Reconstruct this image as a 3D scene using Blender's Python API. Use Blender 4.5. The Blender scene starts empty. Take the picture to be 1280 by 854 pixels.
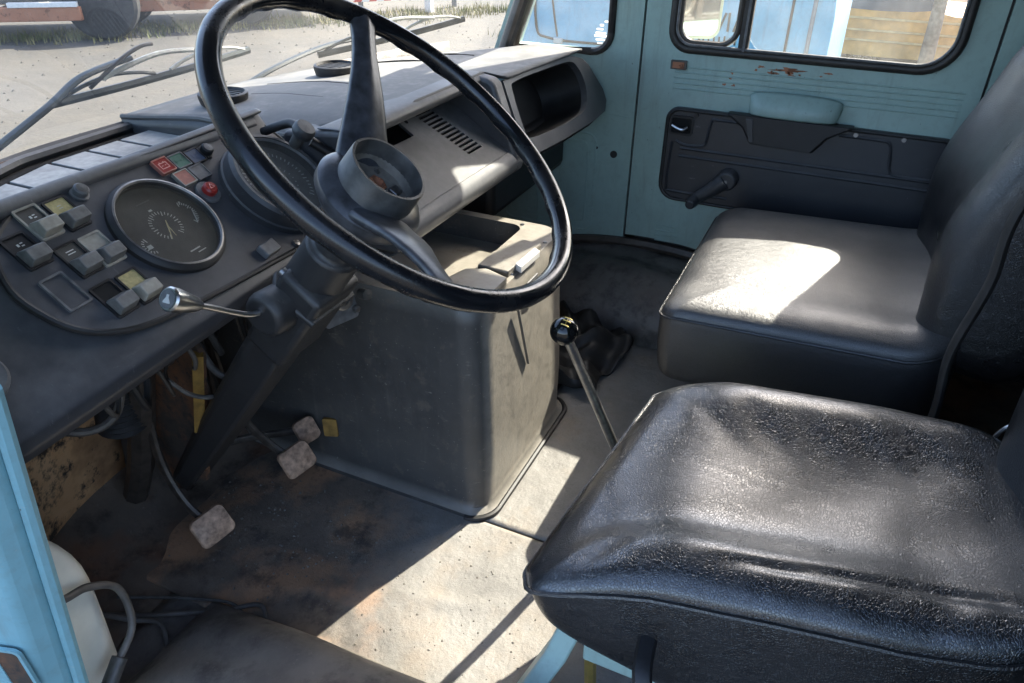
import bpy, bmesh, math, random
from mathutils import Vector, Matrix, noise as mnoise
from mathutils.geometry import tessellate_polygon
random.seed(7)
R = math.radians
V = Vector
scn = bpy.context.scene
COL = scn.collection

# ------------------------------------------------------------------ camera
def look(az, pitch, roll):
    a, p, r = R(az), R(pitch), R(roll)
    fw = V((math.cos(p)*math.cos(a), math.cos(p)*math.sin(a), math.sin(p)))
    rt = V((math.sin(a), -math.cos(a), 0)); up = rt.cross(fw)
    rt2 = rt*math.cos(r)+up*math.sin(r); up2 = up*math.cos(r)-rt*math.sin(r)
    return Matrix((rt2, up2, -fw)).transposed().to_4x4()
cd = bpy.data.cameras.new('camera'); cam = bpy.data.objects.new('camera', cd); COL.objects.link(cam)
cam.matrix_world = Matrix.Translation((-1.28, 0, 1.17)) @ look(24.4, -31.5, 0.8)
cd.sensor_fit = 'HORIZONTAL'; cd.sensor_width = 36; cd.lens = 940/1280*36
cd.clip_start = .02; cd.clip_end = 2000
scn.camera = cam
# ------------------------------------------------------------------ light
SUN = V((-1, .30, -.95)).normalized()          # direction the light travels
wld = bpy.data.worlds.new('World'); scn.world = wld; wld.use_nodes = True
nt = wld.node_tree; bg = nt.nodes['Background']
sky = nt.nodes.new('ShaderNodeTexSky'); sky.sky_type = 'NISHITA'; sky.sun_disc = False
sky.sun_elevation = math.asin(-SUN.z); sky.sun_rotation = math.atan2(-SUN.x, -SUN.y)
sky.dust_density = 2.6; sky.ozone_density = .8; sky.air_density = .75
nt.links.new(sky.outputs[0], bg.inputs[0]); bg.inputs[1].default_value = .14
sl = bpy.data.lights.new('sun', 'SUN'); sl.energy = 3.3; sl.angle = R(.5); sl.color = (1, .93, .82)
so = bpy.data.objects.new('sun', sl); COL.objects.link(so); so.rotation_euler = SUN.to_track_quat('-Z', 'Y').to_euler()
so.location = (6, -2, 6)
scn.view_settings.view_transform = 'Standard'; scn.view_settings.look = 'None'
scn.view_settings.exposure = 2.62; scn.view_settings.gamma = 1
scn.view_settings.use_curve_mapping = False
scn.render.engine = 'CYCLES'
scn.cycles.max_bounces = 10; scn.cycles.diffuse_bounces = 5; scn.cycles.glossy_bounces = 4; scn.cycles.transparent_max_bounces = 12
scn.cycles.caustics_reflective = False; scn.cycles.caustics_refractive = False

# ------------------------------------------------------------------ materials
class NT:
    def __init__(s, name):
        s.m = bpy.data.materials.new(name); s.m.use_nodes = True
        s.t = s.m.node_tree; s.b = s.t.nodes['Principled BSDF']
        s.co = None
    def n(s, t, **k):
        x = s.t.nodes.new(t)
        for a, b in k.items(): setattr(x, a, b)
        return x
    def l(s, a, b): s.t.links.new(a, b)
    def coord(s):
        if not s.co: s.co = s.n('ShaderNodeTexCoord').outputs['Object']
        return s.co
    def noise(s, scale, detail=4, rough=.55, stretch=None, off=None):
        x = s.n('ShaderNodeTexNoise'); x.inputs['Scale'].default_value = scale
        x.inputs['Detail'].default_value = detail; x.inputs['Roughness'].default_value = rough
        c = s.coord()
        if stretch or off:
            mp = s.n('ShaderNodeMapping'); mp.inputs['Scale'].default_value = stretch or (1, 1, 1)
            mp.inputs['Location'].default_value = off or (0, 0, 0)
            s.l(c, mp.inputs[0]); c = mp.outputs[0]
        s.l(c, x.inputs['Vector']); return x.outputs['Fac']
    def ramp(s, f, a, b, ca=0, cb=1):
        x = s.n('ShaderNodeMapRange'); x.inputs[1].default_value = a; x.inputs[2].default_value = b
        x.inputs[3].default_value = ca; x.inputs[4].default_value = cb; x.clamp = True
        s.l(f, x.inputs[0]); return x.outputs[0]
    def mix(s, f, a, b):
        x = s.n('ShaderNodeMix', data_type='RGBA')
        if isinstance(f, float): x.inputs[0].default_value = f
        else: s.l(f, x.inputs[0])
        for i, v in ((6, a), (7, b)):
            if isinstance(v, tuple): x.inputs[i].default_value = (*v, 1)
            else: s.l(v, x.inputs[i])
        return x.outputs[2]
    def math(s, op, a, b=None):
        x = s.n('ShaderNodeMath', operation=op)
        for i, v in enumerate((a, b)):
            if v is None: continue
            if isinstance(v, (int, float)): x.inputs[i].default_value = v
            else: s.l(v, x.inputs[i])
        return x.outputs[0]
    def upness(s):
        g = s.n('ShaderNodeNewGeometry'); x = s.n('ShaderNodeSeparateXYZ'); s.l(g.outputs['Normal'], x.inputs[0]); return x.outputs[2]
    def col(s, c):
        if isinstance(c, tuple): s.b.inputs['Base Color'].default_value = (*c, 1)
        else: s.l(c, s.b.inputs['Base Color'])
    def rough(s, r):
        if isinstance(r, float): s.b.inputs['Roughness'].default_value = r
        else: s.l(r, s.b.inputs['Roughness'])
    def bump(s, h, strength=.3, dist=.002):
        x = s.n('ShaderNodeBump'); x.inputs['Strength'].default_value = strength; x.inputs['Distance'].default_value = dist
        s.l(h, x.inputs['Height']); s.l(x.outputs[0], s.b.inputs['Normal'])
    def metal(s, v): s.b.inputs['Metallic'].default_value = v
    def spec(s, v): s.b.inputs['Specular IOR Level'].default_value = v
M = {}
def simple(name, c, r=.5, metal=0, var=.25, nscale=30, bump=0, bscale=300):
    t = NT(name); f = t.noise(nscale)
    d = tuple(x*(1-var) for x in c); e = tuple(min(1, x*(1+var)) for x in c)
    t.col(t.mix(t.ramp(f, .3, .7), d, e)); t.rough(r); t.metal(metal)
    if bump: t.bump(t.noise(bscale, 3), bump, .001)
    M[name] = t.m; return t.m
def dusty(name, c, dust, amt=.6, r=.5, nscale=14, bump=.15, bscale=500, side=.12):
    """dark plastic with pale dust settled on faces that look up"""
    t = NT(name); f = t.noise(nscale, 6, .6); f2 = t.noise(nscale*7, 4, .6)
    up = t.ramp(t.upness(), .1, 1.0, side, 1)
    k = t.math('MULTIPLY', t.math('MULTIPLY', up, t.ramp(f, .28, .68, .22, 1.05)), t.ramp(f2, .25, .75, .6, 1.15))
    k = t.math('MULTIPLY', k, amt)
    sc = t.noise(95, 5, .75, (1, .12, .5)); s2 = t.noise(70, 6, .75, (.14, 1, 1)); wear = t.math('MULTIPLY', t.math('MAXIMUM', t.ramp(sc, .635, .69), t.ramp(s2, .65, .70)), t.ramp(f, .42, .6, .0, .35))
    t.col(t.mix(wear, t.mix(k, c, dust), tuple(min(.45, x*.9+.05) for x in dust))); t.rough(t.ramp(t.math('ADD', k, t.math('MULTIPLY', f2, .25)), .08, .7, r-.06, .8))
    t.bump(t.noise(bscale, 3), bump, .0006); M[name] = t.m; return t.m
def leather(name, c, r=.36, scale=230, dust=(.22, .21, .19), damt=.12, strength=.55, coat=.3):
    t = NT(name)
    vo = t.n('ShaderNodeTexVoronoi', feature='DISTANCE_TO_EDGE'); vo.inputs['Scale'].default_value = scale
    mp = t.n('ShaderNodeMapping'); mp.inputs['Scale'].default_value = (.75, 1.3, 1)
    wn = t.n('ShaderNodeTexNoise'); wn.inputs['Scale'].default_value = 60; wn.inputs['Detail'].default_value = 3
    t.l(t.coord(), wn.inputs['Vector'])
    mx = t.n('ShaderNodeVectorMath', operation='MULTIPLY_ADD'); t.l(wn.outputs['Color'], mx.inputs[0])
    mx.inputs[1].default_value = (.012, .012, .012); t.l(t.coord(), mx.inputs[2])
    t.l(mx.outputs[0], mp.inputs[0]); t.l(mp.outputs[0], vo.inputs['Vector'])
    cell = t.ramp(vo.outputs['Distance'], 0, .16)
    big = t.noise(5, 3, .6); mid = t.noise(22, 1.5, .5); wr = t.noise(60, 1.5, .5, (1, .22, 1))
    h = t.math('ADD', t.math('MULTIPLY', cell, .42), t.math('ADD', t.math('MULTIPLY', mid, 1.2), t.math('MULTIPLY', wr, .75)))
    up = t.ramp(t.upness(), .0, 1, .25, 1)
    k = t.math('MULTIPLY', t.math('MULTIPLY', up, t.ramp(big, .3, .7, .5, 1)), damt)
    t.col(t.mix(t.math('MULTIPLY', t.ramp(cell, .9, .1), .7), t.mix(k, c, dust), tuple(x*.25 for x in c))); t.rough(t.ramp(t.math('ADD', big, t.math('MULTIPLY', mid, .5)), .5, 1.0, r-.08, r+.16)); t.bump(h, strength, .0019); t.spec(.9); t.b.inputs['Coat Weight'].default_value = coat; t.b.inputs['Coat Roughness'].default_value = .3
    M[name] = t.m; return t.m
def paint(name, c, rust=0.0, r=.35):
    t = NT(name); f = t.noise(6, 5, .6); g = t.noise(40, 5, .7)
    base = t.mix(t.ramp(f, .3, .75), tuple(x*.86 for x in c), tuple(min(1, x*1.1) for x in c))
    streak = t.noise(24, 6, .7, (1, 1, .12)); grime = t.math('MAXIMUM', t.math('MULTIPLY', t.ramp(g, .5, .75), .25), t.math('MULTIPLY', t.ramp(streak, .54, .74), .4))
    base = t.mix(grime, base, (.16, .15, .12))
    chip = t.noise(75, 4, .75); base = t.mix(t.math('MULTIPLY', t.ramp(chip, .70, .72), .8), base, (.10, .075, .055))
    scr = t.noise(130, 3, .7, (1, .08, 1.3)); base = t.mix(t.math('MULTIPLY', t.math('MULTIPLY', t.ramp(scr, .64, .69), t.ramp(f, .45, .6)), .45), base, (.42, .46, .45))
    if rust:
        q = t.math('ADD', t.noise(9, 8, .7), t.math('MULTIPLY', g, .25))
        base = t.mix(t.ramp(q, .86-rust, .88-rust), base, (.19, .075, .035))
    t.col(base); t.rough(t.ramp(g, .3, .8, r, r+.2)); t.bump(t.noise(90, 2), .05, .001); M[name] = t.m
dusty('plastic', (.028, .03, .034), (.30, .295, .285), .55, .42)
dusty('plastic_soft', (.028, .030, .035), (.28, .275, .27), .42, .4, 8)
dusty('dash_top', (.11, .11, .108), (.45, .44, .41), 1.0, .6, 10)
dusty('console', (.055, .056, .06), (.38, .375, .365), .75, .4, 9)
dusty('panel_face', (.026, .028, .034), (.22, .22, .225), .42, .42, 9)
def make_cover():
    """black vinyl-covered sheet, rubbed and dusty"""
    t = NT('cover'); f = t.noise(7, 6, .6); g = t.noise(26, 6, .7); st = t.noise(55, 4, .65, (1, 1, .10)); sc = t.noise(120, 3, .7, (.25, .25, 1.4)); sp = t.noise(160, 2, .6)
    up = t.ramp(t.upness(), .1, 1, .16, 1)
    k = t.math('MULTIPLY', t.math('MULTIPLY', up, t.ramp(f, .25, .7, .4, 1)), .78)
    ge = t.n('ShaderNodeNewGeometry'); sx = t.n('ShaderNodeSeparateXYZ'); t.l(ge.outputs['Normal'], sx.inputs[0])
    rear = t.ramp(t.math('MULTIPLY', sx.outputs[1], -1), .75, .98)      # sunlight on the rear face, painted in as extra dust tone
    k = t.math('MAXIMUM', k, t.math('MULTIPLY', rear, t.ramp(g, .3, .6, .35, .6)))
    c = t.mix(k, (.030, .030, .032), (.46, .42, .35))
    c = t.mix(t.math('MULTIPLY', t.math('MULTIPLY', t.ramp(st, .55, .72), t.ramp(f, .4, .65)), .22), c, (.20, .18, .16))
    c = t.mix(t.math('MULTIPLY', t.ramp(g, .56, .66), .4), c, (.16, .13, .10))
    c = t.mix(t.math('MULTIPLY', t.math('MULTIPLY', t.ramp(sc, .63, .68), t.ramp(g, .48, .6)), .3), c, (.36, .33, .29))
    c = t.mix(t.math('MULTIPLY', t.ramp(sp, .70, .74), .5), c, (.34, .31, .26))
    t.col(c); t.rough(t.ramp(g, .3, .7, .28, .55)); t.bump(t.math('ADD', t.math('MULTIPLY', f, 1.2), t.math('MULTIPLY', g, .4)), .35, .006); M['cover'] = t.m
make_cover()
dusty('top_grey', (.06, .06, .06), (.28, .272, .255), .95, .55, 10)
dusty('column', (.022, .022, .023), (.22, .20, .17), .4, .45, 18)
simple('black', (.012, .012, .013), .5)
simple('rubber', (.022, .021, .02), .55, 0, .3, 25, .15, 150)
simple('void', (.004, .004, .004), .9, 0, 0)
t = NT('rim_black'); f = t.noise(14, 5, .65); g = t.noise(120, 3, .6); t.col(t.mix(t.math('MULTIPLY', t.ramp(f, .5, .7), .5), (.008, .0085, .010), (.03, .029, .028))); t.rough(t.ramp(t.math('ADD', f, t.math('MULTIPLY', g, .2)), .45, .8, .12, .42)); t.bump(g, .06, .0006); M['rim_black'] = t.m
simple('spoke', (.05, .052, .058), .34, 0, .5, 60, .12, 260)
simple('hub_grey', (.075, .072, .066), .45, 0, .45, 45, .12, 200)
simple('hub_dust', (.20, .18, .15), .7, 0, .35, 40, .2, 200)
simple('chrome', (.55, .54, .52), .28, 1, .2, 60)
simple('worn_chrome', (.22, .21, .20), .42, .6, .4, 50)
simple('steel', (.30, .29, .28), .4, .9, .3, 60)
simple('grey_trim', (.13, .13, .13), .5, 0, .35, 60)
simple('beige_key', (.33, .31, .26), .5, 0, .2, 90)
simple('switch_key', (.15, .148, .14), .5, 0, .3, 90)
simple('yellow_lens', (.50, .42, .20), .35, 0, .2, 200)
simple('red_lens', (.33, .03, .025), .3, 0, .2, 120)
simple('pale_red', (.42, .16, .12), .4, 0, .2, 120)
simple('green_lens', (.05, .14, .10), .35, 0, .2, 120)
simple('blue_lens', (.06, .085, .14), .35, 0, .2, 120)
simple('white_mark', (.6, .6, .56), .5, 0, .1)
simple('cream_mark', (.55, .48, .27), .5, 0, .1)
simple('pink_mark', (.75, .35, .3), .5, 0, .1)
simple('dial', (.055, .053, .047), .6, 0, .25, 50)
simple('dial_pale', (.17, .162, .15), .6, 0, .25, 40)  # paler dial colour stands in for reflection on the dusty glass
simple('pedal', (.38, .245, .165), .5, .0, .6, 70, .3, 250)
simple('pedal_arm', (.06, .05, .042), .5, .3, .4, 50)
simple('cable', (.10, .09, .08), .5, 0, .4, 30)
simple('brass', (.55, .40, .12), .3, .8, .2)
simple('yellow_paint', (.24, .135, .03), .55, 0, .4, 50)
simple('bottle', (.82, .78, .66), .45, 0, .12, 14)
simple('tan_paint', (.40, .21, .09), .6, 0, .3, 9)
simple('white_paint', (.72, .70, .66), .5, 0, .1, 30)
simple('red_paint', (.55, .06, .04), .5, 0, .1, 30)
simple('tyre', (.025, .024, .023), .85, 0, .3, 20)
simple('headliner', (.17, .17, .165), .8, 0, .1)
simple('wiper_metal', (.022, .032, .036), .5, .2, .3, 40)
simple('wiper_bright', (.42, .42, .38), .5, .1, .3, 40)
simple('seal', (.03, .026, .022), .5, 0, .35, 40)
simple('pillar_brown', (.075, .062, .05), .45, 0, .4, 30)
simple('bark', (.20, .16, .12), .9, 0, .4, 18, .6, 40)
simple('far_orange', (.50, .27, .08), .6, 0, .35, 5)
simple('far_glass', (.08, .09, .11), .2, 0, .2, 5)
simple('far_silver', (.42, .42, .41), .4, 0, .2, 5)
simple('timber', (.46, .33, .16), .8, 0, .3, 8)
simple('mirror_back', (.5, .46, .36), .5, 0, .2)
paint('blue_paint', (.33, .46, .415))
paint('blue_paint_rust', (.33, .46, .415), .10)
paint('left_paint', (.22, .43, .48))
paint('van_blue', (.17, .38, .52), 0, .4)
paint('van_white', (.24, .24, .25))
def make_grimy():
    t = NT('grimy_rust'); a = t.noise(12, 6, .7); b = t.noise(45, 5, .7)
    c = t.mix(t.ramp(a, .4, .6), (.05, .04, .032), (.17, .075, .035)); c = t.mix(t.ramp(b, .5, .65), c, (.03, .026, .024))
    t.col(c); t.rough(.7); t.bump(b, .3, .002); M['grimy_rust'] = t.m
make_grimy()
paint('rusty', (.40, .16, .08), .16, .7)
leather('leather', (.013, .0135, .015), .26, 240, damt=.02, strength=.6, coat=.9)
leather('leather_grey', (.016, .016, .018), .36, 330, (.48, .465, .44), .19, .36)
leather('leather_side', (.010, .010, .011), .34, 260, damt=.03, strength=.5)

def make_tan_panel():
    t = NT('corner_tan'); f = t.noise(7, 7, .65); g = t.noise(22, 6, .7)
    c = t.mix(t.ramp(f, .35, .65), (.72, .46, .25), (.62, .32, .14))
    c = t.mix(t.math('MAXIMUM', t.ramp(g, .52, .62), t.math('MULTIPLY', t.ramp(t.noise(3.5, 5, .6), .48, .62), .8)), c, (.05, .038, .03))
    t.col(c); t.rough(.65); t.bump(g, .2, .002); M['corner_tan'] = t.m
make_tan_panel()
def make_floor(name, lo, hi, rustamt, seed):
    t = NT(name); a = t.noise(4.5, 6, .62, None, (seed, 0, 0)); b = t.noise(13, 7, .68, None, (0, seed, 0)); c = t.noise(70, 5, .7)
    d = t.noise(3.2, 4, .6, None, (seed*2, 3, 0))
    base = t.mix(t.ramp(a, .32, .66), lo, hi)
    base = t.mix(t.math('MULTIPLY', t.ramp(d, .50, .60), rustamt), base, (.19, .085, .042))
    base = t.mix(t.math('MULTIPLY', t.ramp(b, .50, .64), .62), base, tuple(x*.32 for x in lo))
    base = t.mix(t.math('MULTIPLY', t.ramp(c, .62, .75), .35), base, (.38, .34, .28))
    t.col(base); t.rough(t.ramp(b, .3, .7, .42, .75))
    h = t.math('ADD', t.math('MULTIPLY', a, 1.4), t.math('ADD', t.math('MULTIPLY', b, .5), t.math('MULTIPLY', c, .12)))
    t.bump(h, .45, .012); M[name] = t.m
make_floor('floor_foot', (.085, .072, .06), (.19, .145, .11), .8, 5)
make_floor('arch_mat', (.10, .094, .088), (.21, .195, .175), .1, 9)
def make_driver_floor():
    """pale worn floor covering, darker and rustier towards the front"""
    t = NT('floor_metal'); a = t.noise(4.5, 10, .68); b = t.noise(11, 11, .72); c = t.noise(80, 5, .7); d = t.noise(5, 5, .62, None, (4, 2, 0)); w = t.noise(7, 5, .6, None, (1, 7, 0))
    pale = t.mix(t.ramp(a, .32, .68), (.17, .162, .148), (.29, .275, .25))
    pale = t.mix(t.math('MULTIPLY', t.ramp(d, .52, .68), .35), pale, (.27, .19, .115))
    pale = t.mix(t.math('MULTIPLY', t.ramp(b, .55, .7), .45), pale, (.13, .115, .10))
    dark = t.mix(t.ramp(a, .35, .65), (.12, .10, .083), (.25, .195, .145))
    dark = t.mix(t.math('MULTIPLY', t.ramp(d, .46, .60), .85), dark, (.46, .26, .145))
    dark = t.mix(t.math('MULTIPLY', t.ramp(b, .51, .62), .7), dark, (.045, .041, .039))
    sp = t.n('ShaderNodeSeparateXYZ'); t.l(t.coord(), sp.inputs[0])
    grit = t.noise(240, 4, .8); scr = t.noise(90, 6, .75, (1, .10, 1)); scr2 = t.noise(110, 6, .75, (.12, 1, 1))
    m = t.math('ADD', t.math('SUBTRACT', sp.outputs[1], t.math('MULTIPLY', sp.outputs[0], .35)), t.math('MULTIPLY', w, .28))
    base = t.mix(t.ramp(m, .90, 1.02), pale, dark)
    base = t.mix(t.math('MULTIPLY', t.ramp(c, .62, .75), .3), base, (.30, .26, .21))
    base = t.mix(t.math('MULTIPLY', t.ramp(grit, .60, .68), .5), base, (.035, .03, .027))
    base = t.mix(t.math('MULTIPLY', t.math('MAXIMUM', t.ramp(scr, .62, .70), t.ramp(scr2, .64, .71)), .4), base, (.36, .32, .27))
    t.col(base); t.rough(t.ramp(b, .3, .7, .42, .72))
    h = t.math('ADD', t.math('MULTIPLY', a, 1.6), t.math('ADD', t.math('MULTIPLY', b, .45), t.math('MULTIPLY', c, .10)))
    t.bump(h, .5, .014); M['floor_metal'] = t.m
make_driver_floor()
def make_ground():
    t = NT('ground'); a = t.noise(.35, 5, .6); b = t.noise(2.2, 6, .65); c = t.noise(22, 4, .7)
    base = t.mix(t.ramp(a, .35, .65), (.044, .042, .038), (.070, .064, .053))
    base = t.mix(t.math('MULTIPLY', t.ramp(b, .45, .7), .6), base, (.085, .075, .058))
    base = t.mix(t.math('MULTIPLY', t.ramp(c, .55, .75), .5), base, (.030, .029, .027))
    t.col(base); t.rough(.9); t.bump(t.math('ADD', b, t.math('MULTIPLY', c, .5)), .6, .03); M['ground'] = t.m
make_ground()
def make_glass(name, tint, dust, refl=.6):
    t = NT(name); nt = t.t; nt.nodes.remove(t.b)
    tr = t.n('ShaderNodeBsdfTransparent'); tr.inputs[0].default_value = (*tint, 1)
    gl = t.n('ShaderNodeBsdfGlossy'); gl.inputs['Roughness'].default_value = .02
    df = t.n('ShaderNodeBsdfTranslucent'); df.inputs[0].default_value = (.8, .78, .72, 1)
    d2 = t.n('ShaderNodeBsdfDiffuse'); d2.inputs[0].default_value = (.6, .58, .52, 1)
    dd = t.n('ShaderNodeAddShader'); t.l(df.outputs[0], dd.inputs[0]); t.l(d2.outputs[0], dd.inputs[1])
    fr = t.n('ShaderNodeFresnel'); fr.inputs[0].default_value = 1.45
    m1 = t.n('ShaderNodeMixShader'); t.l(t.math('MULTIPLY', fr.outputs[0], refl), m1.inputs[0]); t.l(tr.outputs[0], m1.inputs[1]); t.l(gl.outputs[0], m1.inputs[2])
    k = t.math('MULTIPLY', t.ramp(t.noise(9, 6, .65), .3, .75, .35, 1), dust)
    m2 = t.n('ShaderNodeMixShader'); t.l(k, m2.inputs[0]); t.l(m1.outputs[0], m2.inputs[1]); t.l(dd.outputs[0], m2.inputs[2])
    out = nt.nodes['Material Output']; t.l(m2.outputs[0], out.inputs[0]); M[name] = t.m
make_glass('glass', (.95, .96, .95), .04, .25)
make_glass('windshield_glass', (.93, .95, .93), .05, .14)
make_glass('dusty_gauge_glass', (.9, .9, .9), .16, .3)
make_glass('gauge_glass', (.9, .9, .9), .035, .35)
t = NT('mirror_glass'); t.col((.8, .8, .75)); t.metal(1.0); t.rough(.06); M['mirror_glass'] = t.m
t = NT('grass_blade'); f = t.noise(3, 3); t.col(t.mix(t.ramp(f, .35, .65), (.09, .11, .03), (.24, .20, .08))); t.rough(.8); M['grass_blade'] = t.m
t = NT('sticker_film'); t.col((.85, .85, .85)); t.rough(.5); t.b.inputs['Transmission Weight'].default_value = .0
tl = t.n('ShaderNodeBsdfTranslucent'); tl.inputs[0].default_value = (.9, .9, .9, 1); ms = t.n('ShaderNodeMixShader'); ms.inputs[0].default_value = .7
t.l(t.b.outputs[0], ms.inputs[1]); t.l(tl.outputs[0], ms.inputs[2]); t.l(ms.outputs[0], t.t.nodes['Material Output'].inputs[0]); M['sticker_film'] = t.m
t = NT('knob_black'); t.col((.006, .006, .006)); t.rough(.08); M['knob_black'] = t.m

# ------------------------------------------------------------------ mesh helpers
class MB:
    def __init__(s): s.b = bmesh.new()
    def verts(s, ps, mat=None): return [s.b.verts.new(mat @ V(p) if mat else V(p)) for p in ps]
    def face(s, vs):
        try: return s.b.faces.new(vs)
        except ValueError: return None
    def box(s, lo, hi, mat=None):
        (x0, y0, z0), (x1, y1, z1) = lo, hi
        v = s.verts([(x0, y0, z0), (x1, y0, z0), (x1, y1, z0), (x0, y1, z0), (x0, y0, z1), (x1, y0, z1), (x1, y1, z1), (x0, y1, z1)], mat)
        for f in ((3, 2, 1, 0), (4, 5, 6, 7), (0, 1, 5, 4), (1, 2, 6, 5), (2, 3, 7, 6), (3, 0, 4, 7)): s.face([v[i] for i in f])
        return s
    def rings(s, rs, closed=True, cap0=True, cap1=True, mat=None):
        L = [s.verts(r, mat) for r in rs]; n = len(L[0])
        for a, b in zip(L, L[1:]):
            for i in range(n if closed else n-1):
                j = (i+1) % n; s.face([a[i], a[j], b[j], b[i]])
        if closed and cap0: s.face(L[0][::-1])
        if closed and cap1: s.face(L[-1])
        return s
    def tube(s, pts, r, seg=10, cap=True, flat=None):
        pts = [V(p) for p in pts]; n = len(pts); rs = []
        up = None
        for i, p in enumerate(pts):
            d = (pts[min(i+1, n-1)]-pts[max(i-1, 0)]).normalized()
            if up is None:
                up = V((0, 0, 1)) if abs(d.z) < .9 else V((0, 1, 0))
            a = d.cross(up).normalized(); up = a.cross(d).normalized()
            rr = r[i] if isinstance(r, (list, tuple)) else r
            fa, fb = flat if flat else (1, 1)
            rs.append([p+a*(rr*fa*math.cos(2*math.pi*k/seg))+up*(rr*fb*math.sin(2*math.pi*k/seg)) for k in range(seg)])
        return s.rings(rs, True, cap, cap)
    def cyl(s, p0, p1, r0, r1=None, seg=24): return s.tube([p0, p1], [r0, r0 if r1 is None else r1], seg)
    def lathe(s, prof, mat=None, seg=40, cap0=False, cap1=False):
        rs = [[(r*math.cos(2*math.pi*k/seg), r*math.sin(2*math.pi*k/seg), z) for k in range(seg)] for r, z in prof]
        return s.rings(rs, True, cap0, cap1, mat)
    def plate(s, outer, holes=(), z0=0, z1=.01, mat=None):
        """flat plate in local xy with holes, from z0 to z1"""
        loops = [list(outer)]+[list(h) for h in holes]
        tri = tessellate_polygon([[V((x, y, 0)) for x, y in l] for l in loops])
        flat = [p for l in loops for p in l]
        a = s.verts([(x, y, z0) for x, y in flat], mat); b = s.verts([(x, y, z1) for x, y in flat], mat)
        for t3 in tri:
            s.face([a[i] for i in t3][::-1]); s.face([b[i] for i in t3])
        o = 0
        for l in loops:
            n = len(l)
            for i in range(n):
                j = (i+1) % n; s.face([a[o+i], a[o+j], b[o+j], b[o+i]])
            o += n
        return s
    def grid(s, fn, nu, nv):
        g = [[s.b.verts.new(V(fn(i/nu, j/nv))) for j in range(nv+1)] for i in range(nu+1)]
        for i in range(nu):
            for j in range(nv): s.face([g[i][j], g[i+1][j], g[i+1][j+1], g[i][j+1]])
        return s
    def sphere(s, c, r, seg=20, mat=None):
        prof = [(r*math.sin(math.pi*i/12)+1e-5, -r*math.cos(math.pi*i/12)) for i in range(13)]
        return s.lathe(prof, Matrix.Translation(c) @ (mat or Matrix()), seg, True, True)
    def obj(s, name, mat, parent=None, bevel=0, seg=2, sub=0, angle=38, solid=0):
        bmesh.ops.remove_doubles(s.b, verts=s.b.verts, dist=1e-6)
        bmesh.ops.recalc_face_normals(s.b, faces=s.b.faces)
        me = bpy.data.meshes.new(name); s.b.to_mesh(me); s.b.free()
        for p in me.polygons: p.use_smooth = True
        me.set_sharp_from_angle(angle=R(angle if not sub else 80))
        o = bpy.data.objects.new(name, me); COL.objects.link(o); me.materials.append(M[mat])
        if solid:
            m = o.modifiers.new('solid', 'SOLIDIFY'); m.thickness = solid; m.offset = 0
        if bevel:
            m = o.modifiers.new('bevel', 'BEVEL'); m.width = bevel; m.segments = seg; m.limit_method = 'ANGLE'; m.angle_limit = R(30); m.harden_normals = False
        if sub:
            m = o.modifiers.new('sub', 'SUBSURF'); m.levels = sub; m.render_levels = sub
        if parent: attach(o, parent)
        return o
def attach(o, parent):
    o.parent = parent
    w = Matrix.Translation(parent.location) if parent.type == 'EMPTY' else Matrix()
    o.matrix_parent_inverse = w.inverted()
def tag(o, label, cat, group=None):
    o['label'] = label; o['category'] = cat
    if group: o['group'] = group
    return o
def thing(name, label, cat, loc=(0, 0, 0), group=None):
    o = bpy.data.objects.new(name, None); COL.objects.link(o); o.location = loc; o.empty_display_size = .1
    return tag(o, label, cat, group)
def kind(o, k): o['kind'] = k; return o
def rrect(x0, y0, x1, y1, r, n=6):
    if isinstance(r, (int, float)): r = (r,)*4
    P = []
    for (cx, cy, a, q) in ((x1-r[0], y1-r[0], 0, r[0]), (x0+r[1], y1-r[1], 90, r[1]), (x0+r[2], y0+r[2], 180, r[2]), (x1-r[3], y0+r[3], 270, r[3])):
        for k in range(n+1):
            t = R(a+90*k/n); P.append((cx+q*math.cos(t), cy+q*math.sin(t)))
    return P
def frame(o, x, y, z):
    m = Matrix((V(x).normalized(), V(y).normalized(), V(z).normalized())).transposed().to_4x4(); m.translation = V(o); return m
def spline(ps, n=8):
    ps = [V(p) for p in ps]; out = []
    for i in range(len(ps)-1):
        p0 = ps[max(i-1, 0)]; p1 = ps[i]; p2 = ps[i+1]; p3 = ps[min(i+2, len(ps)-1)]
        for k in range(n):
            t = k/n; out.append(.5*((2*p1)+(p2-p0)*t+(2*p0-5*p1+4*p2-p3)*t*t+(3*p1-p0-3*p2+p3)*t**3))
    return out+[ps[-1]]
def interp(xs, ys, x):
    if x <= xs[0]: return ys[0]
    for i in range(len(xs)-1):
        if x <= xs[i+1]:
            f = (x-xs[i])/(xs[i+1]-xs[i]); f = f*f*(3-2*f)*.35+f*.65; return ys[i]+(ys[i+1]-ys[i])*f
    return ys[-1]
RIGHT = frame((0, 0, 0), (0, 1, 0), (0, 0, 1), (1, 0, 0))      # local (x,y,z) -> world (y,z,x): plates in a side wall

# ------------------------------------------------------------------ ground and world outside
GZ = -.75
kind(MB().grid(lambda u, v: ((u-.5)*400, (v-.5)*400, GZ), 8, 8).obj('ground', 'ground'), 'structure')

# ------------------------------------------------------------------ the cab shell
cab = thing('truck_cab', 'pale blue metal truck cab with windscreen, floor and wheel arches', 'truck cab', (0, 0, GZ))
WX = .90
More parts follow.
